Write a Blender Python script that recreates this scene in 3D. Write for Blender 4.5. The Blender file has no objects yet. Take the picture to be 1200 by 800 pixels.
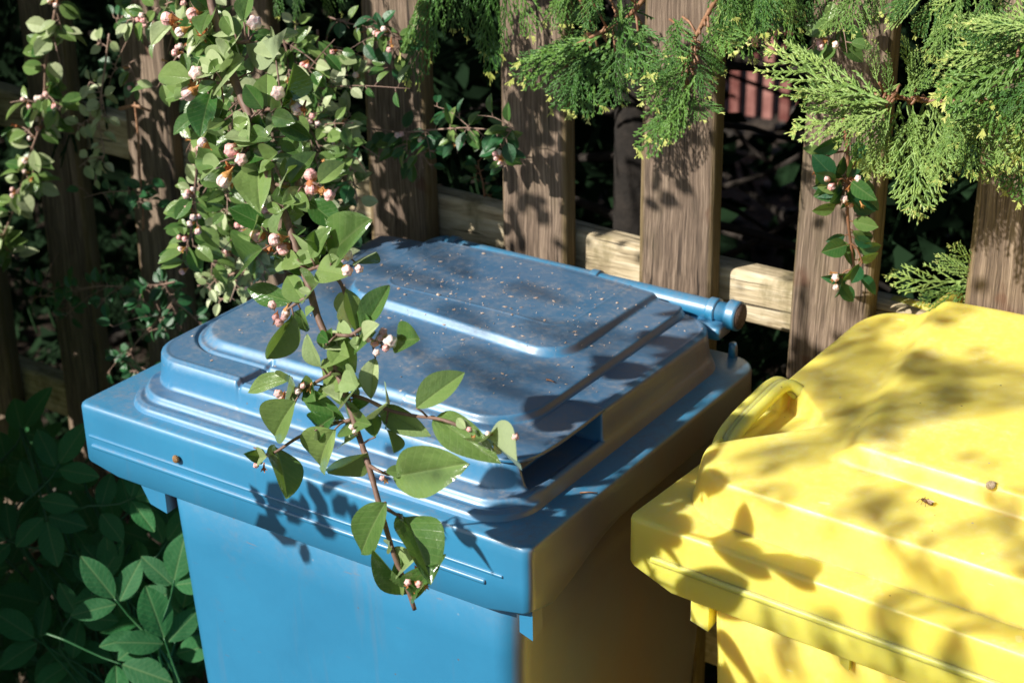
import bpy, bmesh, math, random
import numpy as np
from mathutils import Vector, Matrix

random.seed(7)
rnd = random.random
def ru(a, b): return a + (b - a) * random.random()

# ------------------------------------------------------------------ camera, sky, sun
S = bpy.context.scene
C = S.collection
CAM_LOC = Vector((1.05054, -0.85848, 1.50483))
YAW, PITCH, ROLL, FPX = 0.59577, 0.41655, -0.021277, 1900.2
fw = Vector((-math.sin(YAW) * math.cos(PITCH), math.cos(YAW) * math.cos(PITCH), -math.sin(PITCH)))
r0 = fw.cross(Vector((0, 0, 1))).normalized(); u0 = r0.cross(fw)
cr, sr = math.cos(ROLL), math.sin(ROLL)
RT = r0 * cr + u0 * sr; UP = -r0 * sr + u0 * cr
cam_d = bpy.data.cameras.new('camera'); cam = bpy.data.objects.new('camera', cam_d); C.objects.link(cam)
cam_d.sensor_width = 36.0; cam_d.lens = FPX / 1200 * 36.0
cam_d.clip_start = 0.02; cam_d.clip_end = 300
cam.matrix_world = Matrix(((RT.x, UP.x, -fw.x, CAM_LOC.x), (RT.y, UP.y, -fw.y, CAM_LOC.y), (RT.z, UP.z, -fw.z, CAM_LOC.z), (0, 0, 0, 1)))
cam_d.dof.use_dof = True; cam_d.dof.focus_distance = 1.22; cam_d.dof.aperture_fstop = 11.0
S.camera = cam

SUN_AZ, SUN_EL = math.radians(-29), math.radians(35)      # azimuth from -Y toward +X
L = Vector((math.sin(SUN_AZ) * math.cos(SUN_EL), -math.cos(SUN_AZ) * math.cos(SUN_EL), math.sin(SUN_EL)))
sun_d = bpy.data.lights.new('sun', 'SUN'); sun = bpy.data.objects.new('sun', sun_d); C.objects.link(sun)
sun_d.energy = 5.0; sun_d.angle = math.radians(0.8); sun_d.color = (1.0, 0.95, 0.86)
sun.rotation_mode = 'QUATERNION'; sun.rotation_quaternion = L.to_track_quat('Z', 'Y')
W = bpy.data.worlds.new('World'); S.world = W; W.use_nodes = True
wn = W.node_tree.nodes; bg = wn['Background']; bg.inputs[1].default_value = 0.05
sky = wn.new('ShaderNodeTexSky'); sky.sky_type = 'NISHITA'; sky.sun_disc = False
sky.sun_elevation = SUN_EL; sky.sun_rotation = math.atan2(L.x, L.y)
W.node_tree.links.new(sky.outputs[0], bg.inputs[0])
S.view_settings.view_transform = 'Standard'; S.view_settings.look = 'None'
S.view_settings.exposure = 0.55; S.view_settings.gamma = 1

def pix(px, py, y=None, z=None, x=None):
    d = RT * ((px - 600) / FPX) + UP * ((400 - py) / FPX) + fw
    if y is not None: t = (y - CAM_LOC.y) / d.y
    elif z is not None: t = (z - CAM_LOC.z) / d.z
    else: t = (x - CAM_LOC.x) / d.x
    return CAM_LOC + d * t
def proj(P):
    q = P - CAM_LOC; f = q.dot(fw)
    if f <= 0.05: return (-9999, -9999)
    return (600 + FPX * q.dot(RT) / f, 400 - FPX * q.dot(UP) / f)

# ------------------------------------------------------------------ material helpers
def mat(name):
    m = bpy.data.materials.new(name); m.use_nodes = True
    nt = m.node_tree; return m, nt, nt.nodes['Principled BSDF']
def N(nt, t, **kw):
    n = nt.nodes.new(t)
    for k, v in kw.items(): setattr(n, k, v)
    return n
def noise(nt, vec, scale, detail=4, rough=0.55):
    n = N(nt, 'ShaderNodeTexNoise'); n.inputs['Scale'].default_value = scale
    n.inputs['Detail'].default_value = detail; n.inputs['Roughness'].default_value = rough
    nt.links.new(vec, n.inputs['Vector']); return n.outputs['Fac']
def ramp(nt, fac, stops):
    r = N(nt, 'ShaderNodeValToRGB'); e = r.color_ramp.elements
    while len(e) < len(stops): e.new(0.5)
    for i, (p, c) in enumerate(stops):
        e[i].position = p; e[i].color = (*c, 1) if len(c) == 3 else c
    nt.links.new(fac, r.inputs[0]); return r.outputs[0]
def mixc(nt, fac, a, b):
    m = N(nt, 'ShaderNodeMix', data_type='RGBA')
    for i, v in ((0, fac), (6, a), (7, b)):
        if hasattr(v, 'is_linked'): nt.links.new(v, m.inputs[i])
        else: m.inputs[i].default_value = v if i == 0 else (*v, 1)
    return m.outputs[2]
def mapped(nt, sx, sy, sz, out='Object'):
    t = N(nt, 'ShaderNodeTexCoord'); mp = N(nt, 'ShaderNodeMapping')
    mp.inputs['Scale'].default_value = (sx, sy, sz); nt.links.new(t.outputs[out], mp.inputs[0]); return mp.outputs[0]
def mth(nt, op, a, b=None, clamp=False):
    m = N(nt, 'ShaderNodeMath', operation=op, use_clamp=clamp)
    for i, v in enumerate((a, b)):
        if v is None: continue
        if hasattr(v, 'is_linked'): nt.links.new(v, m.inputs[i])
        else: m.inputs[i].default_value = v
    return m.outputs[0]
def bump(nt, h, strength, dist, bsdf):
    b = N(nt, 'ShaderNodeBump'); b.inputs['Strength'].default_value = strength; b.inputs['Distance'].default_value = dist
    nt.links.new(h, b.inputs['Height']); nt.links.new(b.outputs[0], bsdf.inputs['Normal'])

def plastic(name, base, dark, dust, dust_amt, rough, sub=0.0, film=None):
    m, nt, b = mat(name)
    v = mapped(nt, 1, 1, 1)
    big = noise(nt, v, 5, 5, 0.6); fine = noise(nt, v, 170, 4, 0.7); mid = noise(nt, v, 22, 6, 0.7)
    col = mixc(nt, ramp(nt, big, [(0.35, (0, 0, 0)), (0.7, (1, 1, 1))]), base, dark)
    geo = N(nt, 'ShaderNodeNewGeometry'); sp = N(nt, 'ShaderNodeSeparateXYZ'); nt.links.new(geo.outputs['Normal'], sp.inputs[0])
    up = mth(nt, 'MULTIPLY_ADD', sp.outputs[2], 0.85); up.node.inputs[2].default_value = 0.04; up.node.use_clamp = True
    if film:   # even grey film of settled dust on everything that faces up
        ff = mth(nt, 'MULTIPLY', mth(nt, 'POWER', mth(nt, 'MAXIMUM', sp.outputs[2], 0.0), 6.0), ramp(nt, big, [(0.25, (.72, .72, .72)), (0.75, (1, 1, 1))]))
        col = mixc(nt, mth(nt, 'MULTIPLY', ff, 0.80), col, film)
    d1 = ramp(nt, mid, [(0.42, (0, 0, 0)), (0.72, (1, 1, 1))])
    d2 = ramp(nt, fine, [(0.45, (0.25, 0.25, 0.25)), (0.75, (1, 1, 1))])
    f = mth(nt, 'MULTIPLY', mth(nt, 'MULTIPLY_ADD', d1, 0.75), d2, True); f.node.inputs[1].default_value = 1
    f0 = mth(nt, 'MULTIPLY_ADD', d1, 0.7); f0.node.inputs[2].default_value = 0.25
    f = mth(nt, 'MULTIPLY', f0, d2); f = mth(nt, 'MULTIPLY', f, up); f = mth(nt, 'MULTIPLY', f, dust_amt, True)
    col = mixc(nt, f, col, dust)
    # dirt gathered in thin vertical run marks and scratches
    v2 = mapped(nt, 60, 60, 2.2)
    st = ramp(nt, noise(nt, v2, 1.0, 3, 0.6), [(0.60, (0, 0, 0)), (0.78, (1, 1, 1))])
    col = mixc(nt, mth(nt, 'MULTIPLY', st, 0.22), col, dust)
    v3 = mapped(nt, 35, 35, 260)
    scr = ramp(nt, noise(nt, v3, 1.0, 2, 0.5), [(0.735, (0, 0, 0)), (0.76, (1, 1, 1))])
    col = mixc(nt, mth(nt, 'MULTIPLY', scr, 0.45), col, dust)
    sm = ramp(nt, noise(nt, v, 11, 6, 0.75), [(0.58, (0, 0, 0)), (0.72, (1, 1, 1))])
    col = mixc(nt, mth(nt, 'MULTIPLY', sm, 0.22), col, dust)
    vd = N(nt, 'ShaderNodeTexVoronoi'); vd.inputs['Scale'].default_value = 38; nt.links.new(v, vd.inputs['Vector'])
    dk = mth(nt, 'MULTIPLY', mth(nt, 'LESS_THAN', vd.outputs['Distance'], 0.035), 0.6)
    col = mixc(nt, dk, col, (0.16, 0.09, 0.04))
    if sub:
        tcs = N(nt, 'ShaderNodeTexCoord'); so = N(nt, 'ShaderNodeSeparateXYZ'); nt.links.new(tcs.outputs['Object'], so.inputs[0])
        low = ramp(nt, mth(nt, 'MULTIPLY', mth(nt, 'SUBTRACT', so.outputs[2], 0.8795), 100.0), [(0.0, (1, 1, 1)), (0.32, (0, 0, 0))])
        hi = mth(nt, 'GREATER_THAN', so.outputs[2], 0.8802)
        sn = ramp(nt, noise(nt, mapped(nt, 30, 30, 30), 1.0, 5, 0.7), [(0.42, (0, 0, 0)), (0.62, (1, 1, 1))])
        col = mixc(nt, mth(nt, 'MULTIPLY', mth(nt, 'MULTIPLY', mth(nt, 'MULTIPLY', low, hi), sn), 0.85), col, (0.30, 0.17, 0.05))
    # tiny pale specks
    vo = N(nt, 'ShaderNodeTexVoronoi'); vo.inputs['Scale'].default_value = 62; nt.links.new(v, vo.inputs['Vector'])
    spk = mth(nt, 'LESS_THAN', vo.outputs['Distance'], 0.07)
    spk = mth(nt, 'MULTIPLY', mth(nt, 'MULTIPLY', spk, ramp(nt, noise(nt, v, 9, 2), [(0.5, (0, 0, 0)), (0.56, (1, 1, 1))])), up)
    col = mixc(nt, mth(nt, 'MULTIPLY', spk, min(1, dust_amt * 1.4), True), col, (0.55, 0.47, 0.38))
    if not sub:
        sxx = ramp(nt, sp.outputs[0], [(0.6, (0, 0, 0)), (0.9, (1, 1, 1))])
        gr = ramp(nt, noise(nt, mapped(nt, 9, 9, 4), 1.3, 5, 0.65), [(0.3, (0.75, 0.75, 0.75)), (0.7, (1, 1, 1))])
        col = mixc(nt, mth(nt, 'MULTIPLY', mth(nt, 'MULTIPLY', sxx, gr), 0.74), col, (0.235, 0.092, 0.008))  # golden bounce light from the yellow bin painted onto the right-facing sides
    nt.links.new(col, b.inputs['Base Color'])
    rr = mth(nt, 'MULTIPLY_ADD', mth(nt, 'ADD', f, mth(nt, 'MULTIPLY', fine, 0.18)), 0.7, True); rr.node.inputs[2].default_value = rough
    nt.links.new(rr, b.inputs['Roughness'])
    b.inputs['Specular IOR Level'].default_value = 0.5 if sub else 0.8
    if not sub: b.inputs['Coat Weight'].default_value = 0.6; b.inputs['Coat Roughness'].default_value = 0.3; b.inputs['Coat IOR'].default_value = 1.6
    if sub:
        b.inputs['Subsurface Weight'].default_value = sub; b.inputs['Subsurface Radius'].default_value = (1.0, 0.75, 0.12); b.inputs['Subsurface Scale'].default_value = 0.022
    h = mth(nt, 'ADD', mth(nt, 'MULTIPLY', fine, 0.35), mth(nt, 'MULTIPLY', noise(nt, v, 14, 3), 1.6))
    bump(nt, h, 0.22, 0.0012, b)
    return m
M = {}
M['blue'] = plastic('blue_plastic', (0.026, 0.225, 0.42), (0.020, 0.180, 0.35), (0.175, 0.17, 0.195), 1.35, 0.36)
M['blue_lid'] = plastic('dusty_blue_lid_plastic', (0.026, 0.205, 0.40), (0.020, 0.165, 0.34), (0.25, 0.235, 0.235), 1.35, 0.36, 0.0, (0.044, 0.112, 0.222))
M['yellow'] = plastic('yellow_plastic', (0.86, 0.71, 0.13), (0.82, 0.665, 0.10), (0.86, 0.80, 0.50), 0.7, 0.32, 0.7)

def wood(name, dark, mid, light, moss, mossamt, vert=True):
    m, nt, b = mat(name)
    oi = N(nt, 'ShaderNodeObjectInfo'); tc = N(nt, 'ShaderNodeTexCoord')
    off = N(nt, 'ShaderNodeVectorMath', operation='ADD'); nt.links.new(tc.outputs['Object'], off.inputs[0])
    cm = N(nt, 'ShaderNodeCombineXYZ'); rv = mth(nt, 'MULTIPLY', oi.outputs['Random'], 37.0)
    for i in range(3): nt.links.new(rv, cm.inputs[i])
    nt.links.new(cm.outputs[0], off.inputs[1])
    wob = N(nt, 'ShaderNodeTexNoise'); wob.inputs['Scale'].default_value = 9.0; wob.inputs['Detail'].default_value = 3; nt.links.new(off.outputs[0], wob.inputs['Vector'])
    ws = N(nt, 'ShaderNodeVectorMath', operation='SCALE'); ws.inputs['Scale'].default_value = 0.010; nt.links.new(wob.outputs['Color'], ws.inputs[0])
    o2 = N(nt, 'ShaderNodeVectorMath', operation='ADD'); nt.links.new(off.outputs[0], o2.inputs[0]); nt.links.new(ws.outputs[0], o2.inputs[1]); off = o2
    def mv(s):
        mp = N(nt, 'ShaderNodeMapping'); mp.inputs['Scale'].default_value = s; nt.links.new(off.outputs[0], mp.inputs[0]); return mp.outputs[0]
    g1 = noise(nt, mv((620, 620, 14) if vert else (22, 190, 190)), 1, 3, 0.6)
    g2 = noise(nt, mv((150, 150, 2.6) if vert else (9, 60, 60)), 1, 4, 0.65)
    bl = noise(nt, mv((9, 9, 5)), 1.6, 5, 0.6)
    g = mth(nt, 'ADD', mth(nt, 'MULTIPLY', g1, 0.62), mth(nt, 'MULTIPLY', g2, 0.44))
    col = ramp(nt, g, [(0.38, dark), (0.53, mid), (0.70, light)])
    col = mixc(nt, mth(nt, 'MULTIPLY', ramp(nt, bl, [(0.4, (0, 0, 0)), (0.7, (1, 1, 1))]), 0.35), col, dark)
    ck = ramp(nt, noise(nt, mv((210, 210, 3.5) if vert else (4, 210, 210)), 1, 2, 0.5), [(0.30, (1, 1, 1)), (0.36, (0, 0, 0))])
    col = mixc(nt, mth(nt, 'MULTIPLY', ck, 0.85), col, (0.012, 0.008, 0.006))
    rst = ramp(nt, noise(nt, mv((28, 28, 22)), 1, 2, 0.5), [(0.70, (0, 0, 0)), (0.76, (1, 1, 1))])
    col = mixc(nt, mth(nt, 'MULTIPLY', rst, 0.5), col, (0.10, 0.03, 0.012))
    bl2 = noise(nt, mv((14, 14, 7)), 1.3, 6, 0.7)
    mo = ramp(nt, bl2, [(0.52, (0, 0, 0)), (0.66, (1, 1, 1))])
    col = mixc(nt, mth(nt, 'MULTIPLY', mo, mossamt), col, moss)
    if vert:   # a greenish film on the rounded long edges
        sp = N(nt, 'ShaderNodeSeparateXYZ'); nt.links.new(tc.outputs['Object'], sp.inputs[0])
        ed = ramp(nt, mth(nt, 'MULTIPLY', mth(nt, 'ABSOLUTE', sp.outputs[0]), 10.0), [(0.335, (0, 0, 0)), (0.375, (1, 1, 1))])
        col = mixc(nt, mth(nt, 'MULTIPLY', ed, 0.55), col, (0.17, 0.12, 0.03))
    nt.links.new(col, b.inputs['Base Color']); b.inputs['Roughness'].default_value = 0.85
    bump(nt, mth(nt, 'SUBTRACT', g, mth(nt, 'MULTIPLY', ck, 0.3)), 1.0, 0.003, b)
    return m
M['picket'] = wood('weathered_brown_wood', (0.055, 0.038, 0.027), (0.185, 0.130, 0.092), (0.40, 0.30, 0.22), (0.12, 0.11, 0.045), 0.2)
M['rail'] = wood('pale_algae_wood', (0.26, 0.20, 0.12), (0.55, 0.45, 0.29), (0.74, 0.65, 0.48), (0.17, 0.14, 0.06), 0.75, False)

def leafmat(name, top, top2, under, rough, trans, vein=0.4, varh=0.5):
    m, nt, b = mat(name)
    tc = N(nt, 'ShaderNodeTexCoord'); sp = N(nt, 'ShaderNodeSeparateXYZ'); nt.links.new(tc.outputs['Object'], sp.inputs[0])
    oi = N(nt, 'ShaderNodeObjectInfo'); geo = N(nt, 'ShaderNodeNewGeometry')
    bl = noise(nt, mapped(nt, 3, 3, 3), 1.5, 4)
    rv = mth(nt, 'ADD', mth(nt, 'MULTIPLY', oi.outputs['Random'], 0.75), mth(nt, 'MULTIPLY', bl, 0.35))
    c = mixc(nt, ramp(nt, rv, [(0.2, (0, 0, 0)), (0.9, (1, 1, 1))]), top, top2)
    ax = mth(nt, 'ABSOLUTE', sp.outputs[0])
    mid = ramp(nt, ax, [(0.0, (1, 1, 1)), (0.028, (0, 0, 0))])
    w = mth(nt, 'SINE', mth(nt, 'MULTIPLY', mth(nt, 'SUBTRACT', sp.outputs[1], mth(nt, 'MULTIPLY', ax, 0.9)), 55.0))
    vn = ramp(nt, w, [(0.80, (0, 0, 0)), (1.0, (1, 1, 1))])
    vv = mth(nt, 'MULTIPLY', mth(nt, 'MAXIMUM', mid, mth(nt, 'MULTIPLY', vn, 0.35)), vein)
    c = mixc(nt, vv, c, (0.30, 0.38, 0.16))
    c = mixc(nt, geo.outputs['Backfacing'], c, under)
    nt.links.new(c, b.inputs['Base Color']); b.inputs['Roughness'].default_value = rough
    h = mth(nt, 'SUBTRACT', mth(nt, 'MULTIPLY', bl, 0.6), mth(nt, 'ADD', mth(nt, 'MULTIPLY', vn, .5), mid)); bump(nt, h, 0.12, 0.02, b)
    tr = N(nt, 'ShaderNodeBsdfTranslucent'); mx = N(nt, 'ShaderNodeMixShader'); mx.inputs[0].default_value = trans
    c2 = mixc(nt, 0.5, c, (0.25, 0.42, 0.03)); nt.links.new(c2, tr.inputs[0])
    nt.links.new(b.outputs[0], mx.inputs[1]); nt.links.new(tr.outputs[0], mx.inputs[2])
    nt.links.new(mx.outputs[0], nt.nodes['Material Output'].inputs[0]); return m
M['leaf'] = leafmat('cotoneaster_leaf', (0.040, 0.125, 0.030), (0.20, 0.30, 0.085), (0.30, 0.38, 0.20), 0.24, 0.25)
M['leaf_big'] = leafmat('glossy_cotoneaster_leaf', (0.038, 0.125, 0.026), (0.22, 0.32, 0.10), (0.34, 0.42, 0.24), 0.22, 0.28, 0.35)
M['leaf_big'].node_tree.nodes['Principled BSDF'].inputs['Specular IOR Level'].default_value = 0.8
M['leaf_glare'] = leafmat('glare_pale_cotoneaster_leaf', (0.20, 0.30, 0.11), (0.40, 0.48, 0.25), (0.45, 0.52, 0.32), 0.22, 0.2, 0.5)  # sun glare on leaves put into the colour, along with pale undersides
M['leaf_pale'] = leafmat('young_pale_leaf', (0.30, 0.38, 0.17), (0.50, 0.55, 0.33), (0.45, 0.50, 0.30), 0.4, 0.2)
M['leaf_dark'] = leafmat('shade_leaf', (0.012, 0.072, 0.026), (0.025, 0.125, 0.04), (0.05, 0.14, 0.06), 0.42, 0.2, 0.15)  # darker copy of the leaf colour with the shade put in
M['elder'] = leafmat('elder_leaf', (0.008, 0.095, 0.026), (0.018, 0.150, 0.036), (0.02, 0.12, 0.045), 0.75, 0.25, 0.25)
def simple(name, c1, c2, rough=0.6, scale=120, bmp=0.3, dist=0.001, sub=0, trans=0):
    m, nt, b = mat(name); v = mapped(nt, 1, 1, 1)
    n = noise(nt, v, scale, 4)
    oi = N(nt, 'ShaderNodeObjectInfo')
    f = mth(nt, 'ADD', mth(nt, 'MULTIPLY', n, 0.8), mth(nt, 'MULTIPLY', mth(nt, 'SUBTRACT', oi.outputs['Random'], 0.5), 0.45), True)
    nt.links.new(ramp(nt, f, [(0.25, c1), (0.65, c2)]), b.inputs['Base Color']); b.inputs['Roughness'].default_value = rough
    if sub: b.inputs['Subsurface Weight'].default_value = sub; b.inputs['Subsurface Scale'].default_value = 0.003
    if bmp: bump(nt, n, bmp, dist, b)
    return m
M['stem'] = simple('twig_bark', (0.17, 0.10, 0.075), (0.36, 0.24, 0.18), 0.6, 260)
M['stem_red'] = simple('young_red_twig', (0.22, 0.10, 0.05), (0.45, 0.26, 0.15), 0.55, 260)
M['bud'] = simple('pink_white_petals', (0.82, 0.42, 0.40), (0.92, 0.78, 0.72), 0.5, 2.5, 0.2, 0.02, 0.2)
M['bud_pink'] = simple('pink_petal_heart', (0.72, 0.36, 0.36), (0.85, 0.58, 0.54), 0.5, 6, 0.2, 0.02)
M['calyx'] = simple('orange_brown_calyx', (0.40, 0.13, 0.04), (0.62, 0.34, 0.10), 0.55, 6, 0.2, 0.02)
M['thuja_lit'] = simple('sunlit_conifer_scales', (0.12, 0.225, 0.042), (0.28, 0.39, 0.10), 0.5, 9, 0.4, 0.03)  # sunlit copy of the conifer colour, brightness painted in
M['thuja'] = simple('green_conifer_scales', (0.042, 0.125, 0.018), (0.115, 0.235, 0.036), 0.5, 9, 0.4, 0.03)  # half-shaded copy of the conifer green, shade put into the colour
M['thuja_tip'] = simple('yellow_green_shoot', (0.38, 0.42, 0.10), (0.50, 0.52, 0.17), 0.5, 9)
M['thuja_dark'] = simple('shaded_conifer_scales', (0.006, 0.016, 0.007), (0.014, 0.036, 0.013), 0.9, 9, 0.0, 0.03)  # deep shade behind the fence put into this near-black conifer copy
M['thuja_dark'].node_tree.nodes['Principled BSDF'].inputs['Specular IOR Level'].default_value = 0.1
M['bark'] = simple('dark_bark', (0.010, 0.007, 0.005), (0.035, 0.026, 0.020), 0.9, 60, 0.8, 0.004)
M['soil'] = simple('dark_leaf_litter', (0.018, 0.013, 0.010), (0.075, 0.058, 0.045), 0.9, 9, 1.0, 0.05)
M['soil'].node_tree.nodes['Principled BSDF'].inputs['Specular IOR Level'].default_value = 0.1
M['red'] = simple('weathered_red_paint', (0.13, 0.035, 0.028), (0.42, 0.20, 0.17), 0.7, 20)
M['pebble'] = simple('grey_stone', (0.07, 0.06, 0.05), (0.17, 0.15, 0.13), 0.9, 30)
M['shell'] = simple('snail_shell', (0.30, 0.16, 0.06), (0.72, 0.60, 0.42), 0.35, 700, 0.2, 0.0005)
M['fly'] = simple('brown_insect', (0.10, 0.045, 0.012), (0.26, 0.12, 0.03), 0.4, 500)
M['petal'] = simple('dry_petal', (0.45, 0.30, 0.22), (0.75, 0.62, 0.50), 0.7, 90)
M['rubber'] = simple('dusty_end_cap', (0.10, 0.06, 0.045), (0.30, 0.20, 0.15), 0.8, 420, 0.8, 0.002)

# ------------------------------------------------------------------ object helpers
def link_mesh(name, me, m, parent=None, smooth=True):
    if m is not None and not me.materials: me.materials.append(m)
    if smooth and len(me.polygons): me.polygons.foreach_set('use_smooth', [True] * len(me.polygons))
    o = bpy.data.objects.new(name, me); C.objects.link(o)
    if parent is not None: o.parent = parent; o.location = -Vector(parent.location) if parent.rotation_euler.z == 0 else (0, 0, 0)
    return o
def mesh_from(name, vs, fs, m=None):
    me = bpy.data.meshes.new(name); me.from_pydata([tuple(v) for v in vs], [], fs); me.update()
    if m is not None: me.materials.append(m)
    return me
def tag(o, label, cat, group=None, kind=None):
    o['label'] = label; o['category'] = cat
    if group: o['group'] = group
    if kind: o['kind'] = kind
    return o
def thing(name, label, cat, loc=(0, 0, 0), rz=0, group=None):
    o = bpy.data.objects.new(name, None); C.objects.link(o); o.location = loc; o.rotation_euler = (0, 0, rz)
    o.empty_display_size = 0.02
    return tag(o, label, cat, group)

class MB:
    def __init__(s): s.v = []; s.f = []
    def add(s, vs, fs):
        n = len(s.v); s.v += [tuple(v) for v in vs]; s.f += [tuple(i + n for i in f) for f in fs]
    def tube(s, pts, r0, r1, k=6, jit=0.0, cap=True):
        pts = [Vector(p) for p in pts]; n = len(pts); rings = []
        up = Vector((0.13, 0.31, 0.94))
        for i, p in enumerate(pts):
            t = (pts[min(i + 1, n - 1)] - pts[max(i - 1, 0)]).normalized()
            a = t.cross(up)
            if a.length < 0.05: a = t.cross(Vector((1, 0, 0)))
            a.normalize(); b = t.cross(a)
            r = r0 + (r1 - r0) * i / (n - 1); r *= 1 + jit * ru(-1, 1)
            rings.append([p + (a * math.cos(q) + b * math.sin(q)) * r for q in [2 * math.pi * j / k for j in range(k)]])
        vs = [v for r in rings for v in r]; fs = []
        for i in range(n - 1):
            for j in range(k):
                fs.append((i * k + j, i * k + (j + 1) % k, (i + 1) * k + (j + 1) % k, (i + 1) * k + j))
        if cap: fs.append(tuple(range(k))[::-1]); fs.append(tuple((n - 1) * k + j for j in range(k)))
        s.add(vs, fs)
    def box(s, x0, x1, y0, y1, z0, z1):
        s.add([(x0, y0, z0), (x1, y0, z0), (x1, y1, z0), (x0, y1, z0), (x0, y0, z1), (x1, y0, z1), (x1, y1, z1), (x0, y1, z1)],
              [(3, 2, 1, 0), (4, 5, 6, 7), (0, 1, 5, 4), (1, 2, 6, 5), (2, 3, 7, 6), (3, 0, 4, 7)])
    def build(s, name, m, parent=None, smooth=True, bevel=0):
        me = mesh_from(name, s.v, s.f, m)
        if bevel:
            bm = bmesh.new(); bm.from_mesh(me)
            bmesh.ops.bevel(bm, geom=bm.edges[:], offset=bevel, segments=3, profile=0.6, affect='EDGES', clamp_overlap=True)
            bm.to_mesh(me); bm.free()
        return link_mesh(name, me, m, parent, smooth)

def spline(pts, n):
    pts = [Vector(p) for p in pts]; P = [pts[0] * 2 - pts[1]] + pts + [pts[-1] * 2 - pts[-2]]; out = []
    for i in range(1, len(P) - 2):
        for k in range(n):
            t = k / n; a, b, c, d = P[i - 1], P[i], P[i + 1], P[i + 2]
            out.append(0.5 * (2 * b + (c - a) * t + (2 * a - 5 * b + 4 * c - d) * t * t + (3 * b - a - 3 * c + d) * t ** 3))
    out.append(pts[-1]); return out

# ------------------------------------------------------------------ wheelie bins
def sdrr(X, Y, x0, x1, y0, y1, r):
    cx, cy = (x0 + x1) / 2, (y0 + y1) / 2
    qx = np.abs(X - cx) - (x1 - x0) / 2 + r; qy = np.abs(Y - cy) - (y1 - y0) / 2 + r
    return np.hypot(np.maximum(qx, 0), np.maximum(qy, 0)) + np.minimum(np.maximum(qx, qy), 0) - r
def stp(sd, w, c=0.0):
    t = np.clip(0.5 - (sd - c) / w, 0, 1); return t * t * (3 - 2 * t)
def heightfield(name, x0, x1, y0, y1, st, fn, m, parent, mask=None):
    nx = int((x1 - x0) / st) + 1; ny = int((y1 - y0) / st) + 1
    X, Y = np.meshgrid(np.linspace(x0, x1, nx), np.linspace(y0, y1, ny)); Z = fn(X, Y)
    me = bpy.data.meshes.new(name); me.vertices.add(nx * ny)
    me.vertices.foreach_set('co', np.stack([X, Y, Z], -1).astype(np.float32).ravel())
    i, j = np.meshgrid(np.arange(nx - 1), np.arange(ny - 1)); a = j * nx + i
    q = np.stack([a, a + 1, a + nx + 1, a + nx], -1).reshape(-1, 4)
    if mask is not None:
        mk = mask(X, Y); k = (mk[:-1, :-1] & mk[1:, :-1] & mk[:-1, 1:] & mk[1:, 1:]).ravel(); q = q[k]
    me.loops.add(q.size); me.loops.foreach_set('vertex_index', q.ravel().astype(np.int32))
    me.polygons.add(len(q)); me.polygons.foreach_set('loop_start', (np.arange(len(q)) * 4).astype(np.int32))
    me.polygons.foreach_set('loop_total', np.full(len(q), 4, np.int32)); me.update(calc_edges=True)
    return me
def rrloop(x0, x1, y0, y1, rf, rb, ns=14, nc=7):
    """points counter-clockwise: front-left corner first, front radius rf, back radius rb"""
    pts = []
    cs = [(x0 + rf, y0 + rf, rf, 180), (x1 - rf, y0 + rf, rf, 270), (x1 - rb, y1 - rb, rb, 0), (x0 + rb, y1 - rb, rb, 90)]
    for c, (cx, cy, r, a0) in enumerate(cs):
        arc = [(cx + r * math.cos(math.radians(a0 + 90 * k / nc)), cy + r * math.sin(math.radians(a0 + 90 * k / nc))) for k in range(nc + 1)]
        pts += arc
        nx_, ny_, rn, an = cs[(c + 1) % 4]
        q = (nx_ + rn * math.cos(math.radians(an)), ny_ + rn * math.sin(math.radians(an)))
        p = arc[-1]
        for k in range(1, ns): t = k / ns; pts.append((p[0] + (q[0] - p[0]) * t, p[1] + (q[1] - p[1]) * t))
    return pts
def skirt(mb, loops, captop=False, capbot=False):
    n = len(loops[0]); vs = [p for l in loops for p in l]; fs = []
    for i in range(len(loops) - 1):
        for j in range(n): fs.append((i * n + j, (i + 1) * n + j, (i + 1) * n + (j + 1) % n, i * n + (j + 1) % n))
    if captop: fs.append(tuple(range(n)))
    if capbot: fs.append(tuple((len(loops) - 1) * n + j for j in range(n))[::-1])
    mb.add(vs, fs)

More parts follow.
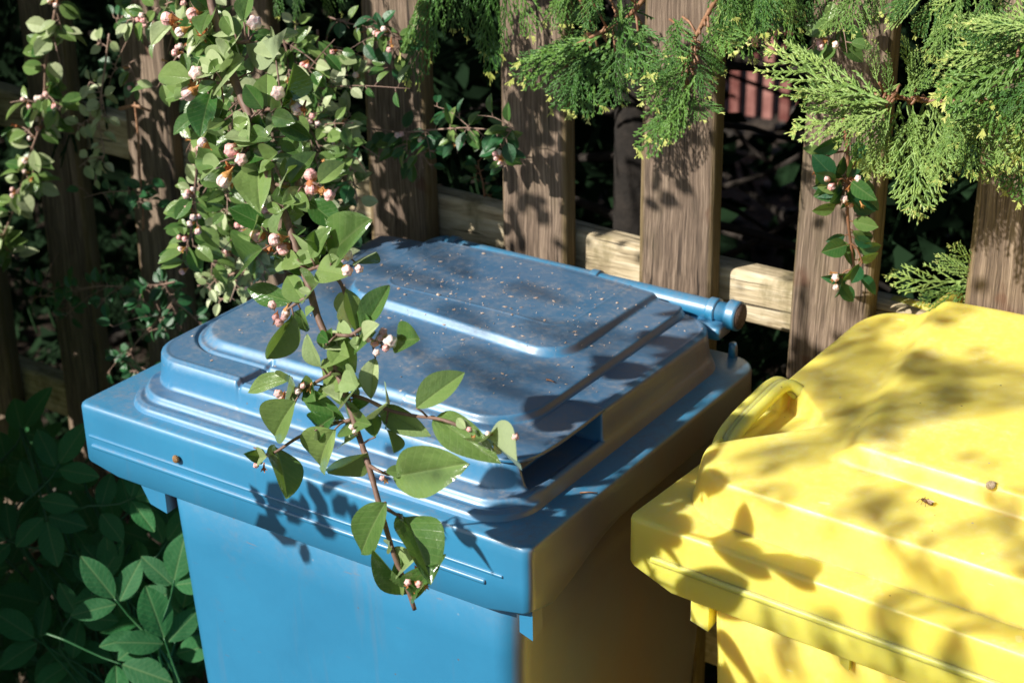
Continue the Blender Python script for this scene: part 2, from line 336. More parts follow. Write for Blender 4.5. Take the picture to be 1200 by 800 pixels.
ZR = 0.88
def sstep(a, b, v): t = max(0, min(1, (v - a) / (b - a))); return t * t * (3 - 2 * t)
def collar(w, d, mat_, parent, zb_front, cham, side_z, rf=0.006):
    """comb rim: flat flange on top, tall front apron, lower side aprons, chamfered lower front corners"""
    def zb(x, y):
        e = min(x, w - x)
        z = zb_front + (side_z - zb_front) * sstep(0.015, 0.14, y)
        return z + max(0, 1 - e / cham) * 0.45 * cham * (1 - sstep(0.0, 0.03, y))
    mb = MB(); loops = []
    for off, z in ((0.045, 0.0), (0.0045, 0.0), (0.0020, -0.0006), (0.0006, -0.002), (0, -0.0045), (0, -0.012), (0, -0.02), (0, -0.034)):
        loops.append([(x, y, ZR + z) for x, y in rrloop(off, w - off, off, d - off, max(rf, 0.001) + 0.002, 0.03)])
    for f in (0.97,):
        loops.append([(x, y, zb(x, y) + (1 - f) * 0.05) for x, y in rrloop(0, w, 0, d, rf + .002, 0.03)])
    loops.append([(x, y, zb(x, y)) for x, y in rrloop(0.0012, w - 0.0012, 0.0012, d - 0.0012, rf, 0.03)])
    loops.append([(x, y, zb(x, y)) for x, y in rrloop(0.0035, w - 0.0035, 0.0035, d - 0.0035, rf, 0.03)])
    loops.append([(x, y, zb(x, y) + 0.02) for x, y in rrloop(0.0050, w - 0.0050, 0.0050, d - 0.0050, rf, 0.03)])
    loops.append([(x, y, ZR - 0.02) for x, y in rrloop(0.012, w - 0.012, 0.012, d - 0.012, rf, 0.03)])
    skirt(mb, loops); return mb

def bar(mb, x0, x1, y0, y1, z0, z1, r):
    """small rounded bar added to mb as bevelled box"""
    bm = bmesh.new(); bmesh.ops.create_cube(bm, size=1)
    for v in bm.verts: v.co = ((x0 + x1) / 2 + v.co.x * (x1 - x0), (y0 + y1) / 2 + v.co.y * (y1 - y0), (z0 + z1) / 2 + v.co.z * (z1 - z0))
    bmesh.ops.bevel(bm, geom=bm.edges[:], offset=r, segments=3, profile=0.5, affect='EDGES', clamp_overlap=True)
    bm.verts.index_update(); mb.add([v.co.copy() for v in bm.verts], [tuple(v.index for v in f.verts) for f in bm.faces]); bm.free()

def body_mesh(mb, top, bot, zt, zbm):
    loops = []
    for k in range(9):
        t = k / 8
        a = [top[i] + (bot[i] - top[i]) * t for i in range(4)]
        loops.append([(x, y, zt + (zbm - zt) * t) for x, y in rrloop(*a, 0.022, 0.03)])
    skirt(mb, loops, captop=True, capbot=True)

def lug(mb, x0, x1, y0, y1, z0, z1, slope):
    mb.add([(x0, y0, z1), (x1, y0, z1), (x1, y1, z1), (x0, y1, z1), (x0 + slope, y0, z0), (x1, y0, z0 - 0.004), (x1, y1, z0), (x0 + slope, y1, z0)],
           [(0, 1, 2, 3), (7, 6, 5, 4), (4, 5, 1, 0), (5, 6, 2, 1), (6, 7, 3, 2), (7, 4, 0, 3)])

# ---- blue bin
blue = thing('wheelie_bin', 'blue plastic wheelie bin with dusty closed lid behind the flowering branch', 'wheelie bin', (0, 0, 0))
mb = MB(); body_mesh(mb, (0.088, 0.463, 0.0065, 0.37), (0.095, 0.425, 0.05, 0.33), 0.872, 0.03)
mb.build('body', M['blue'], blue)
mb = collar(0.48, 0.395, M['blue'], blue, 0.815, 0.022, 0.842)
bar(mb, 0.012, 0.440, -0.0020, 0.004, 0.8375, 0.8420, 0.0018)
bar(mb, 0.010, 0.456, -0.0014, 0.004, 0.8480, 0.8508, 0.0012)
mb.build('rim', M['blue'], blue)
mb = MB(); lug(mb, 0.052, 0.092, 0.006, 0.05, 0.795, 0.83, 0.02); mb.build('rim_bracket', M['blue'], blue, False)
mb = MB(); lug(mb, 0.4655, 0.4775, 0.0065, 0.020, 0.800, 0.83, 0.0); mb.build('rim_bracket', M['blue'], blue, False)

def blue_top(X, Y):
    base = sdrr(X, Y, 0.032, 0.4535, 0.014, 0.382, 0.042)
    Z = 0.8765 + 0.0085 * stp(base, 0.004) + 0.0065 * stp(base + 0.0125 * (Y > 0), 0.0045) * 0 + 0.0060 * stp(sdrr(X, Y, 0.0345, 0.4515, 0.0285, 0.380, 0.042), 0.004)
    # a moulded roll just inside the base edge
    Z += 0.0022 * stp(np.abs(base + 0.0065), 0.007, 0.0015)
    wall = np.maximum(sdrr(X, Y, 0.037, 0.4475, 0.047, 0.378, 0.040), -1)
    plate = 0.9185 + 0.010 * np.clip((Y - 0.05) / 0.33, 0, 1) * (1 - np.clip(np.abs(X - 0.22) / 0.27, 0, 1) ** 2)
    plate = plate - 0.0055 * np.clip((X - 0.30) / 0.15, 0, 1) * np.clip((Y - .12) / .25, 0, 1)
    # rounded drop towards lid edge
    plate = plate - 0.0035 * np.exp(-np.clip(-wall, 0, 1) / 0.0025)
    plate = plate + 0.0011 * stp(np.abs(wall + 0.0062), 0.0035, 0.0012)
    f = stp(wall, 0.0034)
    # recess below the right hand grip
    notch = sdrr(X, Y, 0.4165, 0.50, 0.060, 0.160, 0.004)
    f = f * (1 - stp(notch, 0.004))
    top = plate
    panel = sdrr(X, Y, 0.054, 0.411, 0.089, 0.40, 0.045)
    top = top + 0.0066 * stp(panel, 0.0045 + 0.004 * (X < 0.3))
    ring = np.abs(panel - 0.0095)
    top = top - 0.0026 * stp(ring, 0.0028, 0.0016) * ((X < 0.17) & (Y < 0.25))
    hump = sdrr(X, Y, 0.118, 0.379, 0.222 - 0.08 * (X - 0.15), 0.43, 0.035)
    top = top + 0.0075 * stp(hump, 0.0065) * (1 - 0.35 * np.clip((Y - 0.25) / .12, 0, 1))
    top = top + 0.0016 * stp(np.abs(hump - 0.001), 0.010, 0.001) * 0
    inner = np.abs(sdrr(X, Y, 0.150, 0.352, 0.252, 0.43, 0.02))
    top = top + 0.0009 * stp(inner, 0.003, 0.0008)
    # groove that ends the left hand grip
    gx = 0.152 + (Y - 0.05) * 0.12
    gr = np.abs(X - gx)
    top = top - 0.0042 * stp(gr, 0.0035, 0.0016) * ((Y < 0.089) & (Y > 0.03))
    top = top - 0.0035 * stp(-(X - gx), 0.004) * stp(Y, 0.004, 0.0800)
    # the back edge rolls down before the hinge
    top = top - 0.004 * np.clip((Y - 0.362) / 0.020, 0, 1) ** 2
    return Z + (top - Z) * f
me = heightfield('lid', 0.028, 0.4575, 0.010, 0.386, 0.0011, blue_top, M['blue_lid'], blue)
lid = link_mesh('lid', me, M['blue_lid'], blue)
# right hand grip: a thin plate that overhangs the recess
def grip(name, poly, zfun, th, m, parent):
    """thin rounded plate: poly outline (x, y) counter-clockwise"""
    n = len(poly); cx = sum(p[0] for p in poly) / n; cy = sum(p[1] for p in poly) / n
    def ins(k, dz): return [(x + (cx - x) * k, y + (cy - y) * k, zfun(x + (cx - x) * k, y + (cy - y) * k) + dz) for x, y in poly]
    mbb = MB(); loops = [ins(0.92, 0), ins(0.5, 0), ins(0.12, 0), ins(0.04, -0.0003), ins(0.008, -0.0012), ins(0, -0.0028), ins(0.01, -th), ins(0.5, -th)]
    skirt(mbb, loops, captop=True, capbot=True); return mbb.build(name, m, parent)
def zplate(x, y):
    return float(blue_top(np.array([[min(x, 0.399)]]), np.array([[max(y, 0.062)]]))[0, 0]) if x < 0.399 and y > 0.062 else float(0.9185 + 0.0)
edge = [(p.x, p.y) for p in spline([(0.392, 0.0475, 0), (0.415, 0.0478, 0), (0.433, 0.0535, 0), (0.4425, 0.068, 0), (0.4462, 0.09, 0), (0.4475, 0.12, 0), (0.4475, 0.1645, 0)], 6)]
edge += [(0.435, 0.166), (0.422, 0.166), (0.4135, 0.164), (0.4130, 0.14), (0.4130, 0.11), (0.4115, 0.085), (0.400, 0.062)]
gp = grip('grip_lip', edge, lambda x, y: 0.9187 + 0.0016 * np.clip((y - 0.05) / 0.12, 0, 1), 0.0035, M['blue_lid'], lid)
gp.parent = lid; gp.location = (0, 0, 0)
# hinge grip bar behind the lid
mb = MB()
A = Vector((0.118, 0.402, 0.9205)); B = Vector((0.446, 0.395, 0.918))
def ax(t): return A + (B - A) * t
mb.tube([ax(t / 12) for t in range(13)], 0.0100, 0.0100, 20)
for t in (0.03, 0.55, 0.945):
    p = ax(t); e = (B - A).normalized()
    mb.tube([p - e * 0.004, p - e * 0.003, p + e * 0.003, p + e * 0.004], 0.0122, 0.0122, 22)
mb.tube(spline([ax(0), ax(0) + Vector((-.012, -.001, -.003)), ax(0) + Vector((-.03, -.004, -.012)), (.07, .385, .90)], 4), 0.011, 0.009, 16)
mb.build('hinge_bar', M['blue'], blue)
mb = MB(); e = (B - A).normalized()
mb.tube([B - e * 0.002, B, B + e * 0.006, B + e * 0.0085], 0.0142, 0.0140, 26)
hc = mb.build('hinge_knuckle', M['blue'], blue)
mb = MB(); mb.tube([B + e * 0.0080, B + e * 0.0100], 0.0118, 0.0118, 22); cp = mb.build('end_cap', M['rubber'], hc); cp.location = (0, 0, 0)
for x0, x1 in ((0.405, 0.446), (0.24, 0.30), (0.06, 0.12)):   # hinge arms from lid to bar
    mb = MB(); bar(mb, x0, x1, 0.372, 0.398, 0.898, 0.912, 0.005); mb.build('hinge_arm', M['blue'], blue)
mb = MB(); mb.tube([(0.452, 0.389, 0.878), (0.452, 0.389, 0.888), (0.452, 0.388, 0.893)], 0.005, 0.0035, 12); mb.build('rim_peg', M['blue'], blue)

# ---- yellow bin, turned a little clockwise
YO = Vector((0.515, 0.083, 0)); YR = math.radians(-3.8)
yel = thing('wheelie_bin', 'yellow plastic wheelie bin dappled by leaf shadows, right of the blue bin', 'wheelie bin', YO, YR)
mb = MB(); body_mesh(mb, (0.064, 0.42, 0.009, 0.37), (0.080, 0.40, 0.05, 0.33), 0.87, 0.03); mb.build('body', M['yellow'], yel)
mb = collar(0.48, 0.395, M['yellow'], yel, 0.8245, 0.034, 0.846)
bar(mb, 0.022, 0.458, -0.0028, 0.004, 0.8465, 0.8525, 0.0024)
mb.build('rim', M['yellow'], yel)
mb = MB(); lug(mb, 0.047, 0.063, 0.02, 0.04, 0.792, 0.84, 0.0); mb.build('rim_bracket', M['yellow'], yel, False)
mb = MB(); lug(mb, 0.175, 0.188, 0.006, 0.02, 0.815, 0.84, 0.006); mb.build('rim_bracket', M['yellow'], yel, False)
def yellow_top(X, Y):
    base = sdrr(X, Y, 0.016, 0.464, 0.024, 0.372, 0.045)
    Z = 0.8765 + 0.0
    wall = sdrr(X, Y, 0.018, 0.462, 0.026, 0.371, 0.052)
    # front wall leans back a little
    f = stp(wall, 0.010, -0.004)
    dome = 0.915 + 0.034 * np.clip((Y - 0.03) / 0.32, 0, 1) ** 0.9 * (1 - 0.55 * np.clip(np.abs(X - 0.24) / 0.24, 0, 1) ** 3)
    dome = dome - 0.006 * np.exp(-np.clip(-wall - .004, 0, 1) / 0.006)
    pcx = 0.128 - 0.17 * (Y - 0.10)
    pa = stp(-(X - pcx), 0.030) * stp(-(Y - 0.098 + 0.02 * (X - 0.13)), 0.0085) * stp(X, 0.03, 0.36)
    top = dome + 0.0165 * pa
    # pocket beside the carrying strap
    s = (X - 0.030) / 0.065
    tri = stp(-(X - 0.032), 0.006) * stp(np.abs(Y - 0.140) * 1.0 + (X - 0.036) * 0.95, 0.010, 0.052)
    depth = 0.021 * np.clip(1.15 - (X - 0.036) / 0.055, 0, 1)
    top = top - depth * tri
    top = top - 0.011 * np.clip((Y - 0.345) / 0.026, 0, 1) ** 2
    zz = Z + (top - Z) * f
    # trough on the outside of the pocket, below the strap
    tro = stp(X, 0.004, 0.040) * stp(np.abs(Y - 0.136), 0.008, 0.043)
    return zz + (np.minimum(zz, 0.907) - zz) * tro
me = heightfield('lid', 0.010, 0.470, 0.019, 0.378, 0.0014, yellow_top, M['yellow'], yel)
ylid = link_mesh('lid', me, M['yellow'], yel)
mb = MB()
def strap(off, r):
    pts = [(0.0275 + off, 0.082, 0.890), (0.0260 + off, 0.088, 0.902), (0.0245 + off, 0.099, 0.9125), (0.0240 + off, 0.118, 0.9190), (0.0238 + off, 0.148, 0.9240), (0.0245 + off, 0.176, 0.9280), (0.030 + off, 0.186, 0.9275), (0.043 + off, 0.190, 0.918)]
    mb.tube(spline(pts, 5), r, r, 12)
strap(-0.001, 0.0050); strap(0.0095, 0.0050); strap(0.0043, 0.0040)
hs = mb.build('carry_strap', M['yellow'], ylid); hs.location = (0, 0, 0)
mb = MB()
mb.tube([(0.03, 0.392, 0.925), (0.45, 0.392, 0.925)], 0.011, 0.011, 18)
mb.build('hinge_bar', M['yellow'], yel)
for x0, x1, zt in ((0.083, 0.098, 0.956), (0.104, 0.128, 0.948), (0.36, 0.40, 0.95)):
    mb = MB(); bar(mb, x0, x1, 0.350, 0.392, 0.92, zt, 0.005); mb.build('hinge_arm', M['yellow'], yel)
for o in yel.children: o.location = (0, 0, 0)

# ------------------------------------------------------------------ ground
mb = MB(); n = 40; ext = 60
gx = [-ext + 2 * ext * (i / n) for i in range(n + 1)]
mb.add([(x, y, 0) for y in gx for x in gx], [(j * (n + 1) + i, j * (n + 1) + i + 1, (j + 1) * (n + 1) + i + 1, (j + 1) * (n + 1) + i) for j in range(n) for i in range(n)])
g = mb.build('ground', M['soil']); g['kind'] = 'structure'

# ------------------------------------------------------------------ fence
FY = 0.432
fence = thing('picket_fence', 'weathered brown wooden picket fence running behind both bins', 'fence', (0, 0.45, 0))
def picket_mesh(w, seed):
    rs = random.Random(seed); mbb = MB(); loops = []
    zt = [0.02 + 1.33 * k / 26 for k in range(27)]
    for z in zt:
        wob = 0.0012 * math.sin(z * 5 + seed) + rs.uniform(-.0003, .0003); hw = w / 2 + 0.0008 * math.sin(z * 9 + seed * 2)
        loops.append([(x + wob, y, z) for x, y in rrloop(-hw, hw, -0.010, 0.010, 0.0055, 0.004, 3, 3)])
    skirt(mbb, loops[::-1], captop=True, capbot=True)
    return mesh_from('picket', mbb.v, mbb.f, M['picket'])
PK = [(-0.98, .076, 0), (-0.82, .078, 0), (-0.685, .080, .035), (-0.503, .079, 0.03), (-0.335, .075, 0.03), (-0.170, .076, 0.01), (0.034, .080, 0.003), (0.2035, .077, .006),
      (0.3665, .0785, 0.003), (0.525, .076, 0.018), (0.688, .077, 0.01), (0.85, .076, 0), (1.01, .077, 0.01), (1.17, .076, 0)]
for i, (x, w, tl) in enumerate(PK):
    me = picket_mesh(w, i * 3 + 1); o = link_mesh('picket', me, None, fence)
    o.location = Vector((x - tl * 0.95, FY + .01, 0)) - fence.location; o.rotation_euler = (0, tl, 0)
def rail(z_at, h, y0, y1, name='rail'):
    mbb = MB(); loops = []
    xs = [-1.3 + 2.7 * k / 60 for k in range(61)]
    for x in xs:
        z1 = z_at(x) + 0.0015 * math.sin(x * 13) + ru(-.0006, .0006); z0 = z1 - h + 0.002 * math.sin(x * 7)
        lp = rrloop(y0, y1, z0, z1, 0.005, 0.006, 3, 3); loops.append([(x, yy, zz) for yy, zz in lp])
    skirt(mbb, loops, captop=True, capbot=True); me = mesh_from(name, mbb.v, mbb.f, M['rail'])
    bm = bmesh.new(); bm.from_mesh(me); bmesh.ops.recalc_face_normals(bm, faces=bm.faces[:]); bm.to_mesh(me); bm.free()
    return link_mesh(name, me, None, fence)
rail(lambda x: 0.953 - 0.036 * x, 0.052, 0.4535, 0.485)
rail(lambda x: 0.552 - 0.036 * x, 0.055, 0.4535, 0.485)

# far red fence
rf = thing('red_fence', 'distant red painted slat fence glimpsed through the gap behind', 'fence', (-1.0, 3.6, 0))
for k in range(8):
    mb = MB(); x = -1.18 + k * 0.056; mb.box(x, x + 0.030, 3.58, 3.6, 0.10, 1.0 + ru(-.01, .01)); mb.build('slat', M['red'], rf, False)
mb = MB(); mb.box(-1.26, -0.80, 3.602, 3.63, 0.70, 0.75); mb.build('rail', M['red'], rf, False)
# stones and dead leaves on the ground behind the fence
mb = MB(); rs = random.Random(3)
ico = bmesh.new(); bmesh.ops.create_icosphere(ico, subdivisions=1, radius=1); iv = [v.co.copy() for v in ico.verts]; ico.verts.index_update(); ifc = [tuple(v.index for v in f.verts) for f in ico.faces]; ico.free()
for k in range(700):
    x = rs.uniform(-2.6, 1.4); y = rs.uniform(0.9, 4.5); s = rs.uniform(0.012, 0.05)
    mb.add([(x + v.x * s, y + v.y * s, s * .3 + v.z * s * .5) for v in iv], ifc)
st = mb.build('pebbles', M['pebble'], None, False); tag(st, 'grey stones and clods scattered over the dark soil behind the fence', 'stones', kind='stuff')

# ------------------------------------------------------------------ foliage building blocks
def leaf_mesh(name, w, fold, curl, m, tip=1.0, nl=8, nw=4, wavy=0.0):
    """unit-long leaf along +Y, face up +Z"""
    vs = []; fs = []
    for i in range(nl + 1):
        t = i / nl
        prof = (math.sin(math.pi * min(1, t ** 0.96)) ** 0.72) * (1 - .12 * t ** 6) if tip == 1.0 else (math.sin(math.pi * t ** 0.72) ** 0.9)
        hw = max(0.012, w / 2 * prof)
        for j in range(nw + 1):
            s = (j / nw) * 2 - 1
            z = fold * abs(s) * hw * 2 - curl * t * t + wavy * math.sin(t * 9 + s * 2) * abs(s)
            vs.append((s * hw, t, z))
    for i in range(nl):
        for j in range(nw):
            a = i * (nw + 1) + j; fs.append((a, a + 1, a + nw + 2, a + nw + 1))
    return mesh_from(name, vs, fs, m)
LEAF = [leaf_mesh('leaf', 0.68, 0.30, 0.16, M['leaf_big'], 1, 12, 6), leaf_mesh('leaf', 0.66, 0.28, 0.24, M['leaf_big'], 1, 12, 6, .03), leaf_mesh('leaf', 0.62, 0.16, 0.14, M['leaf_big'], 1, 12, 6, .02), leaf_mesh('leaf', 0.66, 0.34, -0.08, M['leaf_big'], 1, 12, 6, .02)]
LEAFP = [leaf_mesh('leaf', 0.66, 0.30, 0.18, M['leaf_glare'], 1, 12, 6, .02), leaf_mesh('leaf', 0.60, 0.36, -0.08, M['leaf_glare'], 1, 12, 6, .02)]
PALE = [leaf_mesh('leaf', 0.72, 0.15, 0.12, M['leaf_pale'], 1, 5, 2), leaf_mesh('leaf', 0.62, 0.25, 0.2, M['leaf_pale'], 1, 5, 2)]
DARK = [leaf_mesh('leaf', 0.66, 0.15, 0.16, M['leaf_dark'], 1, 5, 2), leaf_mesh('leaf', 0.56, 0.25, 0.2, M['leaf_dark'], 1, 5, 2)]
MED = [leaf_mesh('leaf', 0.62, 0.2, 0.16, M['leaf'], 1, 6, 4), leaf_mesh('leaf', 0.55, 0.28, 0.22, M['leaf'], 1, 6, 4)]
ELD = [leaf_mesh('leaflet', 0.52, 0.08, 0.10, M['elder'], 1, 10, 4, .015), leaf_mesh('leaflet', 0.60, 0.05, 0.16, M['elder'], 1, 10, 4, .015)]

def bud_mesh():
    mbb = MB(); k = 20; loops = []
    prof = [(0.0, -1.0), (0.45, -0.92), (0.80, -0.55), (0.98, -0.05), (0.93, 0.38), (0.70, 0.72), (0.42, 0.90), (0.24, 0.90)]
    for pi, (r, z) in enumerate(prof):
        loops.append([(r * (1 + 0.13 * math.cos(5 * 2 * math.pi * j / k + math.pi * .2)) * math.cos(2 * math.pi * j / k), r * (1 + 0.13 * math.cos(5 * 2 * math.pi * j / k + math.pi * .2)) * math.sin(2 * math.pi * j / k), z) for j in range(k)])
    skirt(mbb, loops[::-1]); n0 = len(mbb.f)
    mbb.add([(0.26 * math.cos(2 * math.pi * j / k), 0.26 * math.sin(2 * math.pi * j / k), 0.88) for j in range(k)], [tuple(range(k))]); n1 = len(mbb.f)
    loops = [[(r * math.cos(2 * math.pi * j / k), r * math.sin(2 * math.pi * j / k), z) for j in range(k)] for r, z in ((0.86, -0.42), (0.78, -0.85), (0.45, -1.3), (0.12, -1.9), (0.08, -2.4))]
    skirt(mbb, loops); me = mesh_from('flower_bud', mbb.v, mbb.f, M['bud']); me.materials.append(M['bud_pink']); me.materials.append(M['calyx'])
    for i, p in enumerate(me.polygons): p.material_index = 0 if i < n0 else (1 if i < n1 else 2)
    return me
BUD = bud_mesh()
def husk_mesh():
    mbb = MB()
    for q in range(5):
        a = 2 * math.pi * q / 5; c, s = math.cos(a), math.sin(a)
        mbb.add([(0, 0, -.6), (c * .5 - s * .3, s * .5 + c * .3, 0), (c * 1.0, s * 1.0, .7), (c * .5 + s * .3, s * .5 - c * .3, 0)], [(0, 1, 2, 3)])
    mbb.tube([(0, 0, -2.2), (0, 0, -.5), (0, 0, 0.2)], .15, .45, 6)
    return mesh_from('spent_flower', mbb.v, mbb.f, M['calyx'])
HUSK = husk_mesh()

def orient(o, base, ydir, nrm, sx, sy, sz, parent):
    y = ydir.normalized(); x = y.cross(nrm)
    if x.length < 1e-4: x = y.cross(Vector((0.3, 0.5, 0.8)))
    x.normalize(); z = x.cross(y)
    loc = base - Vector(parent.location)
    o.matrix_basis = Matrix(((x.x * sx, y.x * sy, z.x * sz, loc.x), (x.y * sx, y.y * sy, z.y * sz, loc.y), (x.z * sx, y.z * sy, z.z * sz, loc.z), (0, 0, 0, 1)))
def inst(name, me, parent): o = bpy.data.objects.new(name, me); C.objects.link(o); o.parent = parent; return o
def put_leaf(parent, meshes, B, T, nrm, wf=1.0, name='leaf'):
    me = random.choice(meshes); o = inst(name, me, parent); d = T - B; l = d.length
    orient(o, B, d, nrm, l * wf, l, l * (0.8 + 0.4 * rnd()), parent); return o
def put_bud(parent, P, r, away, me=None, name='flower_bud'):
    o = inst(name, me or BUD, parent); a = away.normalized(); t = a.orthogonal().normalized()
    x = t.cross(a); z = a; loc = P - Vector(parent.location)
    o.matrix_basis = Matrix(((x.x * r, t.x * r, z.x * r, loc.x), (x.y * r, t.y * r, z.y * r, loc.y), (x.z * r, t.z * r, z.z * r, loc.z), (0, 0, 0, 1))); return o
TOCAM = -fw
def nrm_near(spread=0.5, bias=None):
    b = bias if bias is not None else (TOCAM * 0.6 + Vector((0, 0, 0.3)) + L * 0.65)
    return (b.normalized() + Vector((ru(-1, 1), ru(-1, 1), ru(-1, 1))) * spread).normalized()

# ------------------------------------------------------------------ the flowering branch in front
def yfront(py): return -0.035 - 0.095 * min(1, max(0, py / 620))
def PF(px, py, dy=0.0): return pix(px, py, y=yfront(py) + dy)
fb = thing('cotoneaster_branch', 'foreground flowering branch arching down in front of the blue bin, with big glossy leaves', 'branch', PF(245, -40))
paths = {}
main_px = [(236, -90), (245, -10), (262, 55), (275, 95), (292, 135), (303, 165), (318, 215), (334, 252), (350, 300), (362, 335), (372, 370), (388, 408), (397, 440), (408, 470), (417, 500), (432, 545), (447, 600), (462, 650), (476, 685), (486, 714)]
main = spline([PF(x, y) for x, y in main_px], 4)
stem = MB(); stem.tube(main, 0.0034, 0.0016, 8, 0.07)
for p in main[3::5]: stem.tube([p - Vector((0, 0, .0012)), p, p + Vector((0, 0, .0012))], .0012, .0012, 6, .2) if False else None
twigs_px = [[(275, 95), (262, 98), (250, 96), (236, 92)], [(292, 48), (278, 50), (268, 50), (262, 45)], [(303, 130), (318, 128), (335, 127)], [(303, 165), (290, 175), (280, 185)],
            [(318, 215), (345, 220), (365, 214), (380, 222)], [(350, 300), (335, 288), (318, 282)], [(356, 318), (375, 312), (395, 306), (405, 300)], [(365, 345), (348, 355), (335, 364)],
            [(388, 392), (405, 393), (425, 395), (445, 402)], [(397, 432), (380, 442), (362, 452), (345, 456)], [(411, 492), (385, 498), (350, 512), (322, 530), (300, 538)],
            [(408, 462), (430, 468), (455, 480), (485, 487), (520, 492), (560, 508), (585, 514), (606, 514)], [(432, 545), (445, 552), (455, 556)], [(447, 592), (460, 600), (470, 606)], [(405, 345), (398, 330), (384, 318), (372, 312)], [(425, 384), (412, 392), (405, 393)]]
allp = list(main)
for tw in twigs_px:
    s = spline([PF(x, y, ru(-.006, .006) if i else 0) for i, (x, y) in enumerate(tw)], 4); allp += s
    stem.tube(s, 0.0015, 0.0009, 6, 0.08)
# leaves: base x,y  tip x,y  width factor, kind (0 glossy 1 dark 2 pale)
FL = [(202, 28, 174, 50, 1, 2), (224, 92, 182, 86, .9, 2), (252, 95, 271, 68, .95, 2), (254, 88, 226, 60, .8, 1), (277, 46, 262, 16, 1.1, 1), (286, 26, 290, -14, .8, 0), (288, 52, 347, 46, .65, 1),
      (308, 128, 288, 99, 1, 0), (303, 134, 318, 158, .9, 0), (250, 100, 233, 130, .8, 0), (248, 108, 230, 154, .95, 0), (314, 126, 311, 84, .95, 0), (330, 120, 352, 84, .95, 1), (318, 132, 343, 114, .85, 0),
      (320, 138, 365, 162, .6, 0), (268, 188, 219, 182, .8, 0), (303, 193, 297, 234, .95, 0), (313, 266, 269, 245, .8, 2), (322, 277, 328, 244, .8, 2), (308, 292, 270, 310, .85, 0), (338, 214, 331, 186, .9, 2),
      (340, 215, 366, 176, .9, 0), (374, 215, 402, 188, .95, 0), (362, 226, 330, 240, 1.0, 0), (362, 236, 400, 268, .9, 1), (384, 303, 419, 256, .9, 0), (364, 302, 382, 266, .8, 2), (416, 307, 440, 292, 1.1, 1),
      (342, 354, 286, 337, .65, 0), (356, 354, 334, 322, .95, 0), (364, 324, 338, 300, .7, 2), (372, 316, 403, 320, 1.1, 0), (344, 370, 315, 426, .75, 1), (352, 362, 354, 392, 1.15, 0), (376, 430, 356, 394, .85, 2), (392, 398, 412, 430, 1.05, 0),
      (407, 342, 401, 385, .65, 2), (405, 338, 422, 388, .75, 1), (425, 386, 458, 336, .75, 0), (342, 442, 286, 456, .6, 2), (440, 420, 431, 466, .8, 2), (356, 458, 398, 490, .6, 2), (378, 452, 402, 440, .95, 0), (346, 470, 312, 514, .95, 0),
      (322, 522, 343, 576, .95, 1), (392, 503, 360, 552, .90, 0), (430, 530, 384, 562, .95, 1), (464, 398, 496, 398, .85, 0), (488, 478, 542, 434, .75, 0), (446, 478, 499, 509, .6, 2), (510, 488, 574, 535, .58, 2), (572, 512, 602, 543, 1.1, 1),
      (462, 558, 536, 545, .75, 0), (452, 552, 480, 553, .75, 2), (440, 512, 436, 488, 1, 0), (452, 502, 466, 526, 1, 1), (452, 588, 414, 652, .72, 0), (472, 604, 510, 664, .85, 1), (480, 696, 438, 640, .55, 0), (484, 704, 514, 648, .55, 0),
      (484, 700, 494, 668, .6, 2), (476, 690, 462, 655, .6, 2), (256, 60, 240, 38, .8, 1), (246, 12, 222, -6, .8, 0), (250, 8, 232, 32, .8, 0), (262, 70, 244, 84, .8, 0), (292, 140, 270, 150, .8, 0), (296, 150, 276, 132, .8, 2),
      (310, 190, 330, 178, .8, 0), (330, 250, 312, 238, .8, 0), (342, 280, 356, 262, .8, 0), (334, 252, 352, 250, .9, 0), (345, 290, 366, 292, .9, 0), (352, 312, 330, 300, .9, 0), (325, 215, 344, 202, .9, 1), (262, 120, 250, 140, 1, 2), (258, 190, 240, 206, 1, 2)]
for q in range(64):
    p = random.choice(main_px[2:9]); bx = p[0] + ru(-46, 48); by = p[1] + ru(-30, 30); a_ = ru(0, 6.28); l_ = ru(18, 31)
    FL.append((bx, by, bx + l_ * math.cos(a_), by + l_ * math.sin(a_) * .8, ru(.8, 1), random.choice((0, 2, 2))))
for tw in twigs_px[8:12] + [main_px[9:19]] * 3:
    for q in range(6):
        i_ = random.randrange(len(tw) - 1); f_ = rnd(); bx = tw[i_][0] + (tw[i_ + 1][0] - tw[i_][0]) * f_; by = tw[i_][1] + (tw[i_ + 1][1] - tw[i_][1]) * f_; a_ = ru(0, 6.28); l_ = ru(11, 21)
        FL.append((bx, by, bx + l_ * math.cos(a_), by + l_ * math.sin(a_), ru(.8, 1.1), random.choice((0, 2, 2))))
for bx, by, tx, ty, wf, k in FL:
    Bp = PF(bx, by, ru(-.012, .012)); Tp = PF(tx, ty, ru(-.02, .014))
    bias = (TOCAM + L * .55) if k != 2 else (TOCAM * .55 + L * .9)
    if k == 1: bias = TOCAM * 1.0 + Vector((0.8, 0.2, -0.25))
    n_ = nrm_near(0.22, bias)
    o = put_leaf(fb, LEAFP if (k == 2 and rnd() < .6) else LEAF, Bp, Tp, n_, wf * 1.06)
    near = min(allp, key=lambda q: (q - Bp).length)
    if 0.001 < (near - Bp).length < 0.05: stem.tube([near, (near + Bp) / 2 + Vector((0, 0, .0008)), Bp], .0008, .0006, 5)
stem.build('stem', M['stem'], fb)
